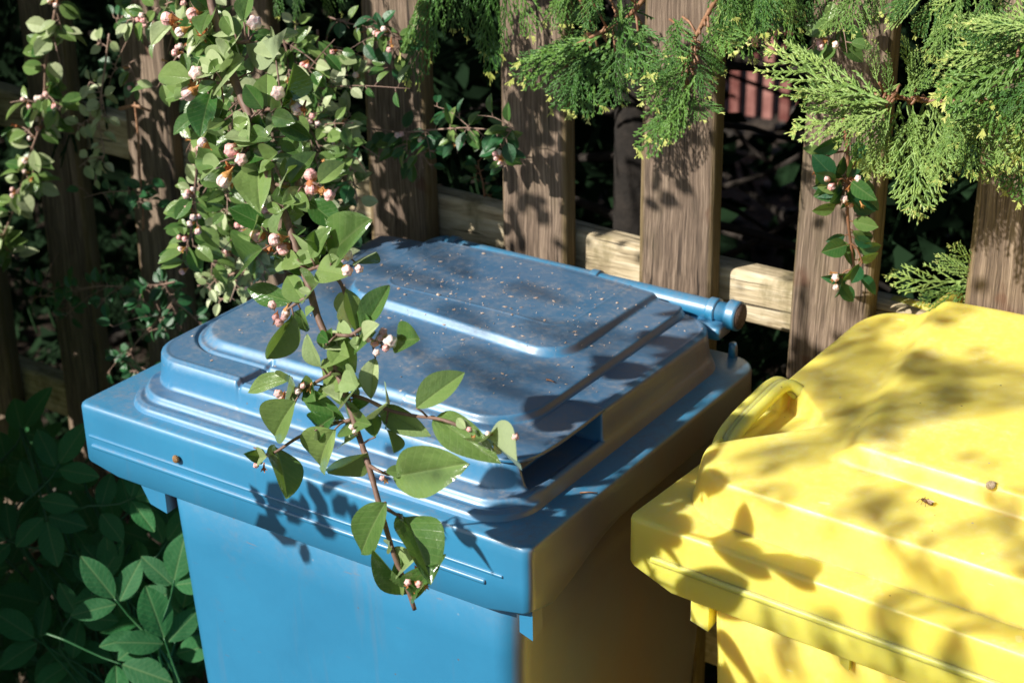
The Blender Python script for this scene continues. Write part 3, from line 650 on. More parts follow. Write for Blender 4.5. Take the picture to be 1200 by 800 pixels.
FB = [(412, 500, 4), (416, 506, 4), (448, 560, 4), (478, 682, 5), (484, 676, 5), (491, 684, 5), (300, 545, 4), (452, 408, 5), (445, 396, 5), (333, 372, 5), (330, 466, 5), (355, 452, 4), (604, 512, 5), (550, 503, 4), (572, 508, 4), (196, 22, 9), (226, 17, 9), (211, 38, 7), (230, 86, 10), (221, 110, 10), (298, 27, 10), (326, 109, 10), (348, 128, 9), (271, 176, 10), (283, 187, 9), (262, 212, 10), (237, 167, 7), (301, 278, 10), (322, 281, 9), (332, 292, 9),
      (364, 205, 9), (365, 221, 9), (386, 229, 8), (407, 299, 8), (407, 317, 8), (421, 315, 6), (319, 357, 6), (335, 367, 6), (327, 378, 6), (439, 402, 6), (441, 413, 5), (449, 389, 6), (457, 400, 10), (326, 461, 6), (349, 458, 5), (338, 462, 5),
      (432, 398, 4), (205, 62, 5), (323, 372, 5)]
for px, py, r in FB:
    P = PF(px, py, -0.008 + ru(-.006, .006)); near = min(allp, key=lambda q: (q - P).length)
    dist = (P - CAM_LOC).length
    aw = (P - near).normalized() + TOCAM * 0.5 + Vector((ru(-.9, .9), ru(-.3, .3), ru(-1.0, .5)))
    put_bud(fb, P, r * dist / FPX * 0.84, aw)
    if rnd() < 0.35: put_bud(fb, P + Vector((ru(-.006, .006), 0.004, ru(-.008, -.002))), 4.5 * dist / FPX, aw + Vector((ru(-.6, .6), 0, ru(-.6, .6))), HUSK, 'spent_flower')
for px, py in ((205, 30), (236, 40), (238, 38), (226, 100), (355, 128), (268, 196), (316, 292), (376, 224), (490, 668), (486, 690)):
    P = PF(px, py, -.004); dist = (P - CAM_LOC).length
    put_bud(fb, P, 7 * dist / FPX, TOCAM + Vector((ru(-.8, .8), 0, ru(-.8, .8))), HUSK, 'spent_flower')

# ------------------------------------------------------------------ other hanging branches
def branch(label, pts, yb, nleaf, lsz, meshes, nbud=0, budr=0.004, spread=0.045, name='cotoneaster_branch', rst=0.0022, twigs=0, stemm='stem', bias=None, nsp=0.5, cat='branch', husk=0.3, droop=0.0, group=None, stuffy=False):
    """hanging twig through the pixels pts on the vertical plane y = yb(i)"""
    P = [pix(x, y, y=(yb if not callable(yb) else yb(i))) for i, (x, y) in enumerate(pts)]
    main = spline(P, 6); th = thing(name, label, cat, main[0], 0, group); mbb = MB(); mbb.tube(main, rst, rst * 0.45, 6, .06)
    axes = [main]
    for k in range(twigs):
        i = random.randrange(1, len(main) - 1); a = main[i]; d = Vector((ru(-1, 1), ru(-.5, .3), ru(-1.1, .5))).normalized() * spread * ru(.6, 1.5)
        tw = spline([a, a + d * .5 + Vector((0, 0, .004)), a + d], 4); mbb.tube(tw, rst * .5, rst * .3, 5); axes.append(tw)
    wts = [len(a) for a in axes]
    for k in range(nleaf):
        a = random.choices(axes, wts)[0]; i = random.randrange(len(a) - 1); p = a[i].lerp(a[i + 1], rnd()); t = (a[min(i + 1, len(a) - 1)] - a[max(0, i - 1)]).normalized()
        side = t.cross(TOCAM).normalized() * random.choice((-1, 1))
        d = (side * ru(.7, 1.2) + t * ru(.1, .9) + Vector((ru(-.4, .4), ru(-.5, .3), ru(-.4, .4) - droop))).normalized()
        l = lsz * ru(.7, 1.2); b = p + d * 0.004
        put_leaf(th, meshes, b, b + d * l, nrm_near(nsp, bias), ru(.85, 1.15))
        mbb.tube([p, b + d * .001], .0006, .0005, 4, cap=False)
    for k in range(nbud):
        a = random.choice(axes); p = random.choice(a)
        for q in range(random.choice((1, 2, 2, 3))):
            d = Vector((ru(-1, 1), ru(-1.2, -.1), ru(-1, .6))).normalized(); P2 = p + d * ru(.006, .011)
            if rnd() < husk: put_bud(th, P2, budr * .8, d, HUSK, 'spent_flower')
            else: put_bud(th, P2, budr * ru(.8, 1.1), d + TOCAM * .4)
    mbb.build('stem', M[stemm], th); return th

branch('thin flowering cotoneaster branch hanging down the left edge of the picture', [(68, -8), (62, 30), (54, 70), (52, 110), (46, 150), (32, 190), (20, 235), (4, 275), (-4, 290)], lambda i: .33, 125, .024, MED + MED + PALE, 20, .0034, .03, twigs=12, nsp=.45)
branch('dark leaved cotoneaster branch beside the thicker stem, over the third picket', [(244, 60), (240, 110), (232, 150), (231, 195), (227, 235), (224, 270), (214, 305)], .20, 46, .024, MED, 14, .0030, .025, twigs=8, nsp=.4)
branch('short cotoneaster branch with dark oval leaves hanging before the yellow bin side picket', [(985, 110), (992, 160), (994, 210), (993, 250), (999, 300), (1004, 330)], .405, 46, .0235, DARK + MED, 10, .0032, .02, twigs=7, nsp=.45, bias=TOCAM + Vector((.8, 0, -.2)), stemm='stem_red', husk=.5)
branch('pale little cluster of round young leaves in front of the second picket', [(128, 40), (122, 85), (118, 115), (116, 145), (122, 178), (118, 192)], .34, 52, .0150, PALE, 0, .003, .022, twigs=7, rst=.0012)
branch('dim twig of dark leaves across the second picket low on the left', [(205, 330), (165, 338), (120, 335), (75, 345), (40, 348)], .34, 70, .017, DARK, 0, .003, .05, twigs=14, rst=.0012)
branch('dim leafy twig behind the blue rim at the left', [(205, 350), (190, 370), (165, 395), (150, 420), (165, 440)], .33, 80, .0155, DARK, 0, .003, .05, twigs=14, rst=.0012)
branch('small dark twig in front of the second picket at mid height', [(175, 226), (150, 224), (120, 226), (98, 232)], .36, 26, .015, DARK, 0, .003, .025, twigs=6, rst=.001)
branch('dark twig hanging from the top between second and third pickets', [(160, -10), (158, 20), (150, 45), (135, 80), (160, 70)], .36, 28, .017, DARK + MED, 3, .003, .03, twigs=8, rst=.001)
branch('pale green leafy mass of small leaves behind the thick flowering stem', [(330, 40), (345, 90), (350, 140), (345, 190), (330, 235)], .30, 300, .0185, PALE + MED + MED, 22, .0030, .085, twigs=36, rst=.0016, nsp=.7)
branch('bright twig of crowded pale leaves hanging between flowering branch and fourth picket', [(372, 35), (374, 70), (380, 95), (385, 130), (392, 165)], .36, 120, .0165, PALE + PALE + MED, 8, .0033, .04, twigs=16, rst=.0013, nsp=.6)
branch('broad leafy spray filling behind the upper part of the flowering branch', [(215, -20), (238, 30), (262, 90), (270, 150), (262, 205), (256, 260)], .26, 330, .0195, PALE + MED + MED, 26, .0031, .065, twigs=34, rst=.0018, nsp=.65)
branch('cluster of tiny whitish young leaves resting just behind the blue lid', [(300, 230), (305, 270), (300, 300), (275, 320), (232, 335)], .27, 190, .0135, PALE, 6, .003, .035, twigs=24, rst=.0022, nsp=.6)
branch('dark green twig of the flowering mass trailing to the right, near the fourth picket', [(360, 110), (385, 150), (405, 185), (418, 235), (405, 265)], .33, 130, .018, MED + DARK + PALE, 12, .0034, .04, twigs=14, rst=.0014, nsp=.6)
branch('shaded twig of dark leaves stretching between fourth and fifth pickets', [(430, 150), (470, 155), (510, 152), (545, 150), (580, 152), (605, 150)], .385, 78, .018, DARK + DARK + MED, 6, .0032, .035, twigs=16, rst=.0011, nsp=.6)
branch('small dark twig at the top beside the fourth picket', [(385, 20), (410, 28), (440, 32), (462, 42), (470, 60)], .36, 36, .018, DARK + MED, 3, .003, .035, twigs=8, rst=.001)
branch('few dark leaves tucked under the conifer at the top of the right picket', [(975, -10), (985, 20), (978, 45), (990, 60)], .38, 14, .022, MED, 2, .003, .02, twigs=3, rst=.001)
branch('little green seedling twig standing on the rail between fourth and fifth pickets', [(568, 232), (566, 215), (562, 200), (560, 188)], .478, 16, .014, DARK + MED, 0, .003, .018, twigs=4, rst=.0012, stemm='stem_red')
# bare twigs
mb = MB(); s = spline([pix(x, y, y=.36) for x, y in ((158, 120), (162, 160), (163, 195), (167, 235), (168, 270))], 6); mb.tube(s, .0016, .0013, 7, .25)
mb.tube(spline([pix(x, y, y=.36) for x, y in ((140, 128), (158, 124), (175, 130))], 4), .0022, .0016, 6, .2)
tag(mb.build('bare_twig', M['stem_red']), 'bare brown twig hanging before the gap between second and third pickets', 'twig')
mb = MB(); mb.tube(spline([pix(x, y, y=.37) for x, y in ((415, 40), (435, 36), (455, 35), (470, 42))], 4), .0009, .0007, 5)
tag(mb.build('bare_twig', M['stem_red']), 'thin bare twig near the top beside the fourth picket', 'twig')

# ------------------------------------------------------------------ conifer sprays
def spray_geo(seed, dens=1.0, wid=0.5, fine=True):
    """flat fern-like spray, unit long, in the XY plane, along +Y"""
    rs = random.Random(seed); mbb = MB()
    def seg(p, q, w0, w1, th):
        d = q - p; l = d.length; w0 *= 1.12; w1 *= 1.12
        if l < 1e-6: return
        d.normalize(); s = Vector((d.y, -d.x, 0)).normalized(); n = Vector((0, 0, 1))
        a, b = p, q
        mid = (a + b) / 2
        mbb.add([a - s * w0 * .6, a + n * th, a + s * w0 * .6, mid - s * w0, mid + n * th, mid + s * w0, b - s * w1, b + n * th * .5, b + s * w1, b + d * w1 * 2.2],
                [(0, 1, 4, 3), (1, 2, 5, 4), (3, 4, 7, 6), (4, 5, 8, 7), (6, 7, 9), (7, 8, 9), (2, 0, 3, 5), (5, 3, 6, 8)])
    def droop(p): return Vector((p.x, p.y, p.z - 0.08 * p.y * p.y - 0.07 * p.x * p.x))
    def axis(t): return Vector((0.05 * math.sin(t * 3 + seed), t, 0))
    nseg = 12
    for i in range(nseg): seg(droop(axis(i / nseg)), droop(axis((i + 1) / nseg)), .011 * (1.3 - i / nseg), .010 * (1.3 - (i + 1) / nseg) + .003, .008)
    nb = int(13 * dens)
    for i in range(nb):
        t = 0.05 + 0.92 * i / nb; side = 1 if i % 2 else -1
        ln = wid * (math.sin(math.pi * min(1, (t + .12) ** .75)) * .85 + .14) * rs.uniform(.8, 1.12) * .85
        ang = math.radians(rs.uniform(28, 40)) * side; p = axis(t); d = Vector((math.sin(ang), math.cos(ang), 0)); m_ = max(3, int(ln / .055))
        pts = [p]; a2 = ang
        for k in range(m_):
            a2 -= side * 0.045; pts.append(pts[-1] + Vector((math.sin(a2), math.cos(a2), rs.uniform(-.03, .03))) * (ln / m_))
        for k in range(m_): seg(droop(pts[k]), droop(pts[k + 1]), .0105 - .003 * k / m_, .009 - .003 * k / m_, .008)
        if fine:
            for k in range(1, m_ + 1):
                for sd in ((1, -1) if k < m_ else (1, -1)):
                    if rs.random() < .3: continue
                    l3 = .066 * (1.15 - .6 * k / m_) * rs.uniform(.7, 1.2) * (1.0 if sd == side else .8)
                    a3 = a2 + sd * math.radians(rs.uniform(30, 44)); d3 = Vector((math.sin(a3), math.cos(a3), rs.uniform(-.1, .1)))
                    b0 = pts[k - 1].lerp(pts[k], rs.uniform(.3, .9)); seg(droop(b0), droop(b0 + d3 * l3), .0078, .0052, .007)
    return mbb
SPR = {}
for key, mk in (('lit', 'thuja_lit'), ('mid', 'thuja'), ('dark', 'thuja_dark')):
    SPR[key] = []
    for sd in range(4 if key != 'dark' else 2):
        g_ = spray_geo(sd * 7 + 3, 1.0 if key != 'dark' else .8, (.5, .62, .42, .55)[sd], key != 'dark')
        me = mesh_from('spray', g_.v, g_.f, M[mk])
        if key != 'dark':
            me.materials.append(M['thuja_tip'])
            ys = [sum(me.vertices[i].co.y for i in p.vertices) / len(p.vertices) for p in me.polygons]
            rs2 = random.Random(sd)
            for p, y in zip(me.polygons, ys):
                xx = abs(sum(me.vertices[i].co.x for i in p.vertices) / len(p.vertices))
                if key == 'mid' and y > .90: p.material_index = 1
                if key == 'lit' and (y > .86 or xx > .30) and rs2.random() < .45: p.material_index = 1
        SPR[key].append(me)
def conifer(label, twig_pts, sprays, key, y0, name='conifer_branch', rst=.003, spread=.3, extra=0):
    P = spline([pix(x, y, y=y0) for x, y in twig_pts], 6)
    th = thing(name, label, 'branch', P[0]); mbb = MB(); mbb.tube(P, rst, rst * .4, 7, .1)
    ex = []
    for q in sprays:
        ex.append(q)
        for _ in range(1):
            if len(sprays) > 5: j = 16; ex.append((q[0] + ru(-j, j), q[1] + ru(-j, j), q[2] + ru(-j, j) * 1.3, q[3] + ru(-j, j * .4), q[4]))
    for bx, by, tx, ty, wf in ex:
        wf = wf * 1.05; tx = bx + (tx - bx) * 1.22; ty = by + (ty - by) * 1.16
        B = pix(bx, by, y=y0 + ru(-.02, .02)); T = pix(tx, ty, y=y0 + ru(-.05, .01))
        near = min(P, key=lambda q: (q - B).length)
        if 0.002 < (near - B).length < .12: mbb.tube([near, (near + B) / 2 + Vector((0, 0, .003)), B], rst * .35, .0012, 5)
        kk = key if not isinstance(key, tuple) else random.choice(key)
        o = inst('spray', random.choice(SPR[kk]), th); d = T - B; l = d.length
        n_ = nrm_near(spread, TOCAM * .9 + Vector((0, 0, .45)) + L * .5)
        orient(o, B, d, n_, l * wf, l, l, th)
    mbb.build('twig', M['stem_red'], th); return th
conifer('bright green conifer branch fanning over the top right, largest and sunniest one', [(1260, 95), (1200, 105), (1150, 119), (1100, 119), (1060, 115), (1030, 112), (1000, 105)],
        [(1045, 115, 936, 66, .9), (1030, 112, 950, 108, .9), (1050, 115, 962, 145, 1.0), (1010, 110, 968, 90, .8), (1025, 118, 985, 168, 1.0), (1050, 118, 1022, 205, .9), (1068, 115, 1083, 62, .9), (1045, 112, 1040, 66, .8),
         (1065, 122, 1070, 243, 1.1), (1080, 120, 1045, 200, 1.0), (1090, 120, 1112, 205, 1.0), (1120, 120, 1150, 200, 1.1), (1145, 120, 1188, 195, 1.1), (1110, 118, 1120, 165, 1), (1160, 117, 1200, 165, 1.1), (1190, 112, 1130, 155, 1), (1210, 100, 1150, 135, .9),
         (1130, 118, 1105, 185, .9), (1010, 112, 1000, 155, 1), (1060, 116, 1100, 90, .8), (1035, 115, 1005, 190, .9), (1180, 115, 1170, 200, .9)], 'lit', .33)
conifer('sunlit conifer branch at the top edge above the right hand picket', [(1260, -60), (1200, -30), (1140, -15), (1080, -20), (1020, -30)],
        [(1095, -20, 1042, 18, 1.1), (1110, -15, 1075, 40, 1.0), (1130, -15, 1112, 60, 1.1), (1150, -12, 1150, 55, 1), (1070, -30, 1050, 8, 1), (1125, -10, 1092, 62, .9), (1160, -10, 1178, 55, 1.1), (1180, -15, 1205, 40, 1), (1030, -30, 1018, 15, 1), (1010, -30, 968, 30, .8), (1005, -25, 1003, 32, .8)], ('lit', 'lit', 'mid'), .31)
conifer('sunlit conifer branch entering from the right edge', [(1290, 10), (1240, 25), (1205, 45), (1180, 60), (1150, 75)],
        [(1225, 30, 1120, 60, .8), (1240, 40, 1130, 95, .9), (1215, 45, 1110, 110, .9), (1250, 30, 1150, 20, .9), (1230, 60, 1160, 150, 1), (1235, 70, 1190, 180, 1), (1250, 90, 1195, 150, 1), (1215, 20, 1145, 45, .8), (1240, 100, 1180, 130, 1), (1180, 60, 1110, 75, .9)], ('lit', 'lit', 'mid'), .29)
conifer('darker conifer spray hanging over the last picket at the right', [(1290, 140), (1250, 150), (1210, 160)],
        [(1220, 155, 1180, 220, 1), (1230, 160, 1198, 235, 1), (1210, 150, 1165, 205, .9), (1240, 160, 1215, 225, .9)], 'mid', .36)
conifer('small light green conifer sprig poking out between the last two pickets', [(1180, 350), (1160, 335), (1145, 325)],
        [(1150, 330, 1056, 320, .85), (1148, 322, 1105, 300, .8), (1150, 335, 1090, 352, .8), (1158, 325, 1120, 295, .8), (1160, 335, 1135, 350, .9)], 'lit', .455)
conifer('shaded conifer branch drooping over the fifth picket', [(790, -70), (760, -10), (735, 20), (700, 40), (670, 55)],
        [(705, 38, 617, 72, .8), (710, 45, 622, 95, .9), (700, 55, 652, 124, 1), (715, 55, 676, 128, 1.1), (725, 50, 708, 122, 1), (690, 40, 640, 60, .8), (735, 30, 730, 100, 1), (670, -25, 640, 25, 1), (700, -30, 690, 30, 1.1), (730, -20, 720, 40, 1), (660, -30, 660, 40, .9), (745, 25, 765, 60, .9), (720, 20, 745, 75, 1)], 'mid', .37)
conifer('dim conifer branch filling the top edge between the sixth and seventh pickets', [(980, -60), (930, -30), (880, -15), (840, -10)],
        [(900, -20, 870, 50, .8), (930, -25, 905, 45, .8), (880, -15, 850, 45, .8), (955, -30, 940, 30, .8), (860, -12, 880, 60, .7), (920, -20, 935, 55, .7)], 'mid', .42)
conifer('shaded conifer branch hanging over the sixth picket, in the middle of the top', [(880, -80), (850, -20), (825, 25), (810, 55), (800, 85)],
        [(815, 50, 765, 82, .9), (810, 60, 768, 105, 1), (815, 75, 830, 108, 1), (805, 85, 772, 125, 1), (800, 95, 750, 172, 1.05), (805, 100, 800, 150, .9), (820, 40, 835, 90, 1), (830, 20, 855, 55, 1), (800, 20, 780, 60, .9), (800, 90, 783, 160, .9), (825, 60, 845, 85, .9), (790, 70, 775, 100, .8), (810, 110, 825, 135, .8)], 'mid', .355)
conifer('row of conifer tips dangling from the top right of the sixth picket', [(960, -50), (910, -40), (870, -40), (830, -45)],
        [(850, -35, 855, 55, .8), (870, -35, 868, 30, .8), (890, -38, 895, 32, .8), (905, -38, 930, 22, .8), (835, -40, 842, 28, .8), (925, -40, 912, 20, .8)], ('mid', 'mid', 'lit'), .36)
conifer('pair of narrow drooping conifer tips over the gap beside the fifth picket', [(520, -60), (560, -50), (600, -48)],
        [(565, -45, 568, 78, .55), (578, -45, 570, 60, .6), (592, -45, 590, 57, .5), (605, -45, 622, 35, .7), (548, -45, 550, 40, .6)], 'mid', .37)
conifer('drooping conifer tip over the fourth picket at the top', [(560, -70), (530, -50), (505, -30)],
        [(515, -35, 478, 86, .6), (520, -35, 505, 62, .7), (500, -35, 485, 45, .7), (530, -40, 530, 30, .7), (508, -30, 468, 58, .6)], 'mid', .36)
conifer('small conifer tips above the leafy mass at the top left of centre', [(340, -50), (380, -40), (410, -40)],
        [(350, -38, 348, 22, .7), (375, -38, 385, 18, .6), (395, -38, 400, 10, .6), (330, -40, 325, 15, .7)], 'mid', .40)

# ------------------------------------------------------------------ dark conifer behind the fence
def merge_sprays(items, name, m):
    V = []; F = []; off = 0
    for me, mtx in items:
        n = len(me.vertices); co = np.empty(n * 3, np.float32); me.vertices.foreach_get('co', co); co = co.reshape(-1, 3)
        A_ = np.array(mtx); V.append(co @ A_[:3, :3].T + A_[:3, 3]); F += [tuple(i + off for i in p.vertices) for p in me.polygons]; off += n
    me = bpy.data.meshes.new(name); me.from_pydata(np.concatenate(V).tolist(), [], F); me.update(); me.materials.append(m); return me
def mtx_for(B, d, nr, l, w=1.0):
    y = d.normalized(); x = y.cross(nr).normalized(); z = x.cross(y)
    return [[x.x * l * w, y.x * l, z.x * l, B.x], [x.y * l * w, y.y * l, z.y * l, B.y], [x.z * l * w, y.z * l, z.z * l, B.z], [0, 0, 0, 1]]
items = []; rs = random.Random(11)
for k in range(1500):
    x = rs.uniform(-2.2, 1.6); y = rs.uniform(0.54, 2.0)
    if k < 700: z = rs.uniform(1.22, 1.75); y = rs.uniform(.5, 1.9)  # overhead sprays: unseen canopy added to keep sun off the gaps
    else: z = rs.uniform(0.05, 1.25)
    B = Vector((x, y, z)); px, py = proj(B)
    d = Vector((rs.uniform(-.7, .7), rs.uniform(-.8, .3), rs.uniform(-1, .1)))
    l = rs.uniform(.12, .26)
    e_ = B + d.normalized() * l; qx, qy = proj(e_)
    if any(835 < a < 948 and 15 < b < 325 for a, b in ((px, py), (qx, qy), ((px + qx) / 2, (py + qy) / 2))) and y < 3.3: 
        if py > 150 and rs.random() < .25: pass
        else: continue
    k_s = (3.56 - B.y) / -L.y; hs = B - L * k_s
    if -1.4 < hs.x < -.7 and -.1 < hs.z < .8: continue
    if 672 < px < 714 and 130 < py < 260 and rs.random() < .5: continue
    items.append((rs.choice(SPR['dark']), mtx_for(B, d, Vector((rs.uniform(-.5, .5), -.6, .8)), l)))
me = merge_sprays(items, 'conifer_hedge_and_added_canopy', M['thuja_dark'])
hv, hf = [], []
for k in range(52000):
    if k < 15000: x = rs.uniform(-3.2, 2.0); y = rs.uniform(.50, 2.6); z = rs.uniform(1.25, 1.7)  # leaves above view, added as a roof that blocks light behind the fence
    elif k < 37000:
        x = rs.uniform(-4.2, 2.2); y = rs.uniform(2.2, 3.2); z = rs.uniform(.02, 1.6)  # thick leaf wall added to shut out light from behind
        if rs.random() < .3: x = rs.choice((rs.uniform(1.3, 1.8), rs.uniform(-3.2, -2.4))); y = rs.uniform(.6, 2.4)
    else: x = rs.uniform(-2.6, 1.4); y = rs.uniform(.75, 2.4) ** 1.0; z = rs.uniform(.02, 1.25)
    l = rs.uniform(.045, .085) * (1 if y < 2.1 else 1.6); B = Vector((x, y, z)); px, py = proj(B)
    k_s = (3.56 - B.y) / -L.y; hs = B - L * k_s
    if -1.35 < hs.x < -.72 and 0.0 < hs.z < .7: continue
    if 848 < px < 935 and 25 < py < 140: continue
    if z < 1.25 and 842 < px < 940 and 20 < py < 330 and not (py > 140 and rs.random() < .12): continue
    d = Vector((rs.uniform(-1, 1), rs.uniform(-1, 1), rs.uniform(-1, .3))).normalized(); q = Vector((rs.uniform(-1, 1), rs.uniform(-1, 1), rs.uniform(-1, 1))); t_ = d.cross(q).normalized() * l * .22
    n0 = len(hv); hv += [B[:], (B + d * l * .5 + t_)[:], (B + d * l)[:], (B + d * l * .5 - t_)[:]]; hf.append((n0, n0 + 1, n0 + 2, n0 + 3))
o = link_mesh('hedge_interior_and_light_blocker', mesh_from('hedge_interior_and_light_blocker', hv, hf, M['thuja_dark']), None, None, False); tag(o, 'leafy depth of the hedge far behind the fence pickets, plus added leaf wall and unseen canopy blocking light', 'hedge', kind='stuff')
o = link_mesh('conifer_hedge_and_added_canopy', me, None, None, False); tag(o, 'dark shaded mass of conifer growth filling the gaps behind the fence, plus unseen shade canopy added above', 'hedge', kind='stuff')
tr = thing('conifer_tree', 'dark straight conifer trunk seen between fifth and sixth pickets', 'tree', (0.13, .78, 0))
mb = MB(); mb.tube([(0.125, .79, 0), (0.13, .78, .6), (0.13, .78, 1.0), (0.14, .78, 2.0)], .034, .026, 14, .04); mb.build('trunk', M['bark'], tr)
mb = MB()
for k in range(30):
    z = ru(.7, 1.9); a = ru(.25, 2.9); l = ru(.3, .7); p = Vector((.13, .78, z)); d = Vector((math.cos(a), math.sin(a), ru(-.5, .2)))
    mb.tube(spline([p, p + d * l * .5 + Vector((0, 0, .03)), p + d * l], 3), .007, .002, 6, .1)
mb.build('limb', M['bark'], tr)
cr_items = []
for k in range(90):
    a = rs.uniform(0, 6.28); r = rs.uniform(.05, .6); z = rs.uniform(1.3, 2.1)
    cr_items.append((rs.choice(SPR['dark']), mtx_for(Vector((.13 + r * math.cos(a), .95 + r * math.sin(a) * .7, z)), Vector((math.cos(a), math.sin(a), -.5)), Vector((0, 0, 1)), .25)))
cm_ = link_mesh('crown', merge_sprays(cr_items, 'crown', M['thuja_dark']), None, tr, False)
mb = MB()
for pts in ([(1.3, .95, .95), (.6, 1.4, .75), (-.3, 2.2, .55)], [(1.2, 1.6, .55), (.2, 2.3, .45), (-1.2, 2.9, .5)], [(.8, .9, .55), (.2, 1.3, .62), (-.5, 1.9, .60)]):
    mb.tube(spline(pts, 5), .009, .005, 7, .1)
for px0, py0, px1, py1, yy in ((835, 60, 960, 85, 1.1), (845, 220, 960, 170, 1.2), (850, 300, 950, 240, 1.0), (845, 130, 900, 190, 1.3), (845, 270, 950, 290, 1.4)):
    mb.tube(spline([pix(px0, py0, y=yy), pix((px0 + px1) / 2, (py0 + py1) / 2 + 6, y=yy), pix(px1, py1, y=yy)], 4), .010 if py0 < 100 else .005, .004, 7, .1)
tag(mb.build('dead_branch', M['bark']), 'dark dead boughs crossing the gap behind the sixth picket', 'branch')

# ------------------------------------------------------------------ leafy plants low on the left
def elder(label, root, n_leaf, targets):
    th = thing('elder_shrub', label, 'shrub', root); mbb = MB(); R = Vector(root)
    for (cx, cy, ang, size, yy, kk) in [t + (0,) if False else t for t in targets] + [(t[0] + ru(-45, 45), t[1] + ru(-50, 50), t[2] + ru(-1, 1), t[3], t[4] + .05, 5) for t in targets]:
        size = size * 1.12
        Cc = pix(cx, cy, y=yy); dirp = (RT * math.cos(ang) + UP * math.sin(ang)); dd = (dirp + Vector((0, 0, .15)) + TOCAM * ru(-.1, .25)).normalized()
        B = Cc - dd * size * 1.3; T = Cc + dd * size * .4
        mbb.tube(spline([R + (B - R) * .15 + Vector((0, .05, 0)), R + (B - R) * .65 + Vector((ru(-.02, .02), .04, .03)), B, Cc, T], 4), .0022, .0009, 5)
        nr = (TOCAM * .9 + Vector((0, 0, .55)) + Vector((ru(-.3, .3), ru(-.3, .3), ru(-.3, .3)))).normalized(); sd = dd.cross(nr).normalized()
        put_leaf(th, ELD, T, T + dd * size, nr, ru(.9, 1.1), 'leaflet')
        for q, f in ((0.30, .9), (-.55, .85)) if kk > 3 else ((0.30, .9),):
            pb = Cc + dd * size * q * .9
            for s_ in (1, -1):
                d2 = (dd * .55 + sd * s_ + Vector((0, 0, -.05))).normalized(); put_leaf(th, ELD, pb + d2 * .003, pb + d2 * size * f, (nr + Vector((ru(-.25, .25), ru(-.25, .25), 0))).normalized(), ru(.9, 1.1), 'leaflet')
    mbb.build('stem', M['leaf_dark'], th); return th
t1 = [(58, 562, .9, .048, .13, 5), (20, 520, 1.0, .05, .2, 5), (30, 640, 2.9, .05, .1, 3), (105, 700, .95, .045, .12, 5), (50, 590, -1.3, .045, .12, 3), (140, 590, .25, .046, .16, 5), (170, 560, -.3, .05, .22, 5)]
t2 = [(150, 720, 2.3, .05, .1, 5), (200, 700, 1.3, .045, .12, 3), (60, 760, 2.6, .05, .1, 5), (120, 770, -.4, .052, .08, 3), (185, 650, .9, .042, .18, 5), (130, 690, 1.6, .04, .14, 3), (200, 770, 1.9, .05, .1, 3), (10, 730, 1.2, .05, .15, 3), (90, 660, 2.2, .04, .2, 3)]
t3 = [(10, 600, 1.6, .05, .28, 3), (120, 640, 2.0, .05, .28, 5), (60, 690, .8, .05, .3, 5), (170, 620, 1.2, .05, .3, 3), (20, 680, 2.4, .05, .3, 3), (180, 740, .9, .05, .26, 5), (20, 790, 1.0, .05, .22, 5), (80, 620, .3, .045, .32, 3), (90, 730, 1.9, .05, .26, 3), (140, 800, 1.2, .05, .2, 3), (50, 530, 2.0, .04, .36, 3)]
elder('deep green broad leaved shrub in shade left of the blue bin, upper front leaves', (-.22, .16, 0), 7, t1)
elder('deep green broad leaved shrub low beside the blue bin body', (-.14, .14, 0), 7, t2)
elder('hindmost dark broad leaved shrub between the blue bin and the fence foot', (-.30, .30, 0), 7, t3)
# ground cover of small dark leaves
mb = MB(); rs = random.Random(5)
for k in range(2600):
    x = rs.uniform(-1.1, .06); y = rs.uniform(.05, .42); z = rs.uniform(.02, .42) * (1 if x < 0 else .8)
    B = Vector((x, y, z)); d = Vector((rs.uniform(-1, 1), rs.uniform(-1, .4), rs.uniform(-.6, .5))).normalized(); n_ = Vector((rs.uniform(-.5, .5), -.6, .8)); s = d.cross(n_).normalized(); l = rs.uniform(.02, .045)
    c = s.cross(d)
    mb.add([B, B + d * l * .5 - s * l * .28 + c * .003, B + d * l, B + d * l * .5 + s * l * .28 + c * .003, B + d * l * .5], [(0, 4, 1), (1, 4, 2), (2, 4, 3), (3, 4, 0)])
tag(mb.build('undergrowth', M['leaf_dark'], None, False), 'dark small leaved undergrowth along the foot of the fence at the left', 'undergrowth', kind='stuff')

# ------------------------------------------------------------------ unseen growth added out of frame, placed along the sun line to cast shade
def outside(P, r):
    x, y = proj(P)
    if x < -9000: return True
    d = (P - CAM_LOC).length; m_ = r / d * FPX + 15
    return x < -m_ or x > 1200 + m_ or y < -m_ or y > 800 + m_
def along(P, r, tmin=.25, tmax=3.2):
    t = tmin
    while t < tmax:
        if all(outside(P + L * (t + k * .03), r) for k in (0, 1)): return P + L * t
        t += .02
    return None
occl = []; small = []
KEEP = np.array([tuple(p) for p in allp[::3]] + [tuple(pix(x, y, y=.33)) for x, y in ((74, 0), (62, 30), (54, 70), (50, 110), (46, 150), (32, 190), (20, 235), (4, 275), (40, 130), (60, 90))]
                + [tuple(pix(x, y, y=.30)) for x, y in ((345, 90), (350, 140), (345, 190), (330, 235), (320, 60), (380, 80), (385, 130), (300, 300), (240, 330), (300, 200), (310, 120))]
                + [tuple(pix(x, y, y=.24)) for x, y in ((215, 10), (238, 40), (262, 90), (270, 150), (262, 205), (256, 260), (220, 150), (215, 240), (300, 30), (280, 120))]
                + [tuple(pix(x, y, y=.32)) for x, y in ((950, 70), (1000, 110), (1050, 115), (1100, 150), (1060, 200), (1150, 120), (1150, 180), (1180, 60), (1100, 30), (1190, 150), (1085, 325), (1120, 315))])
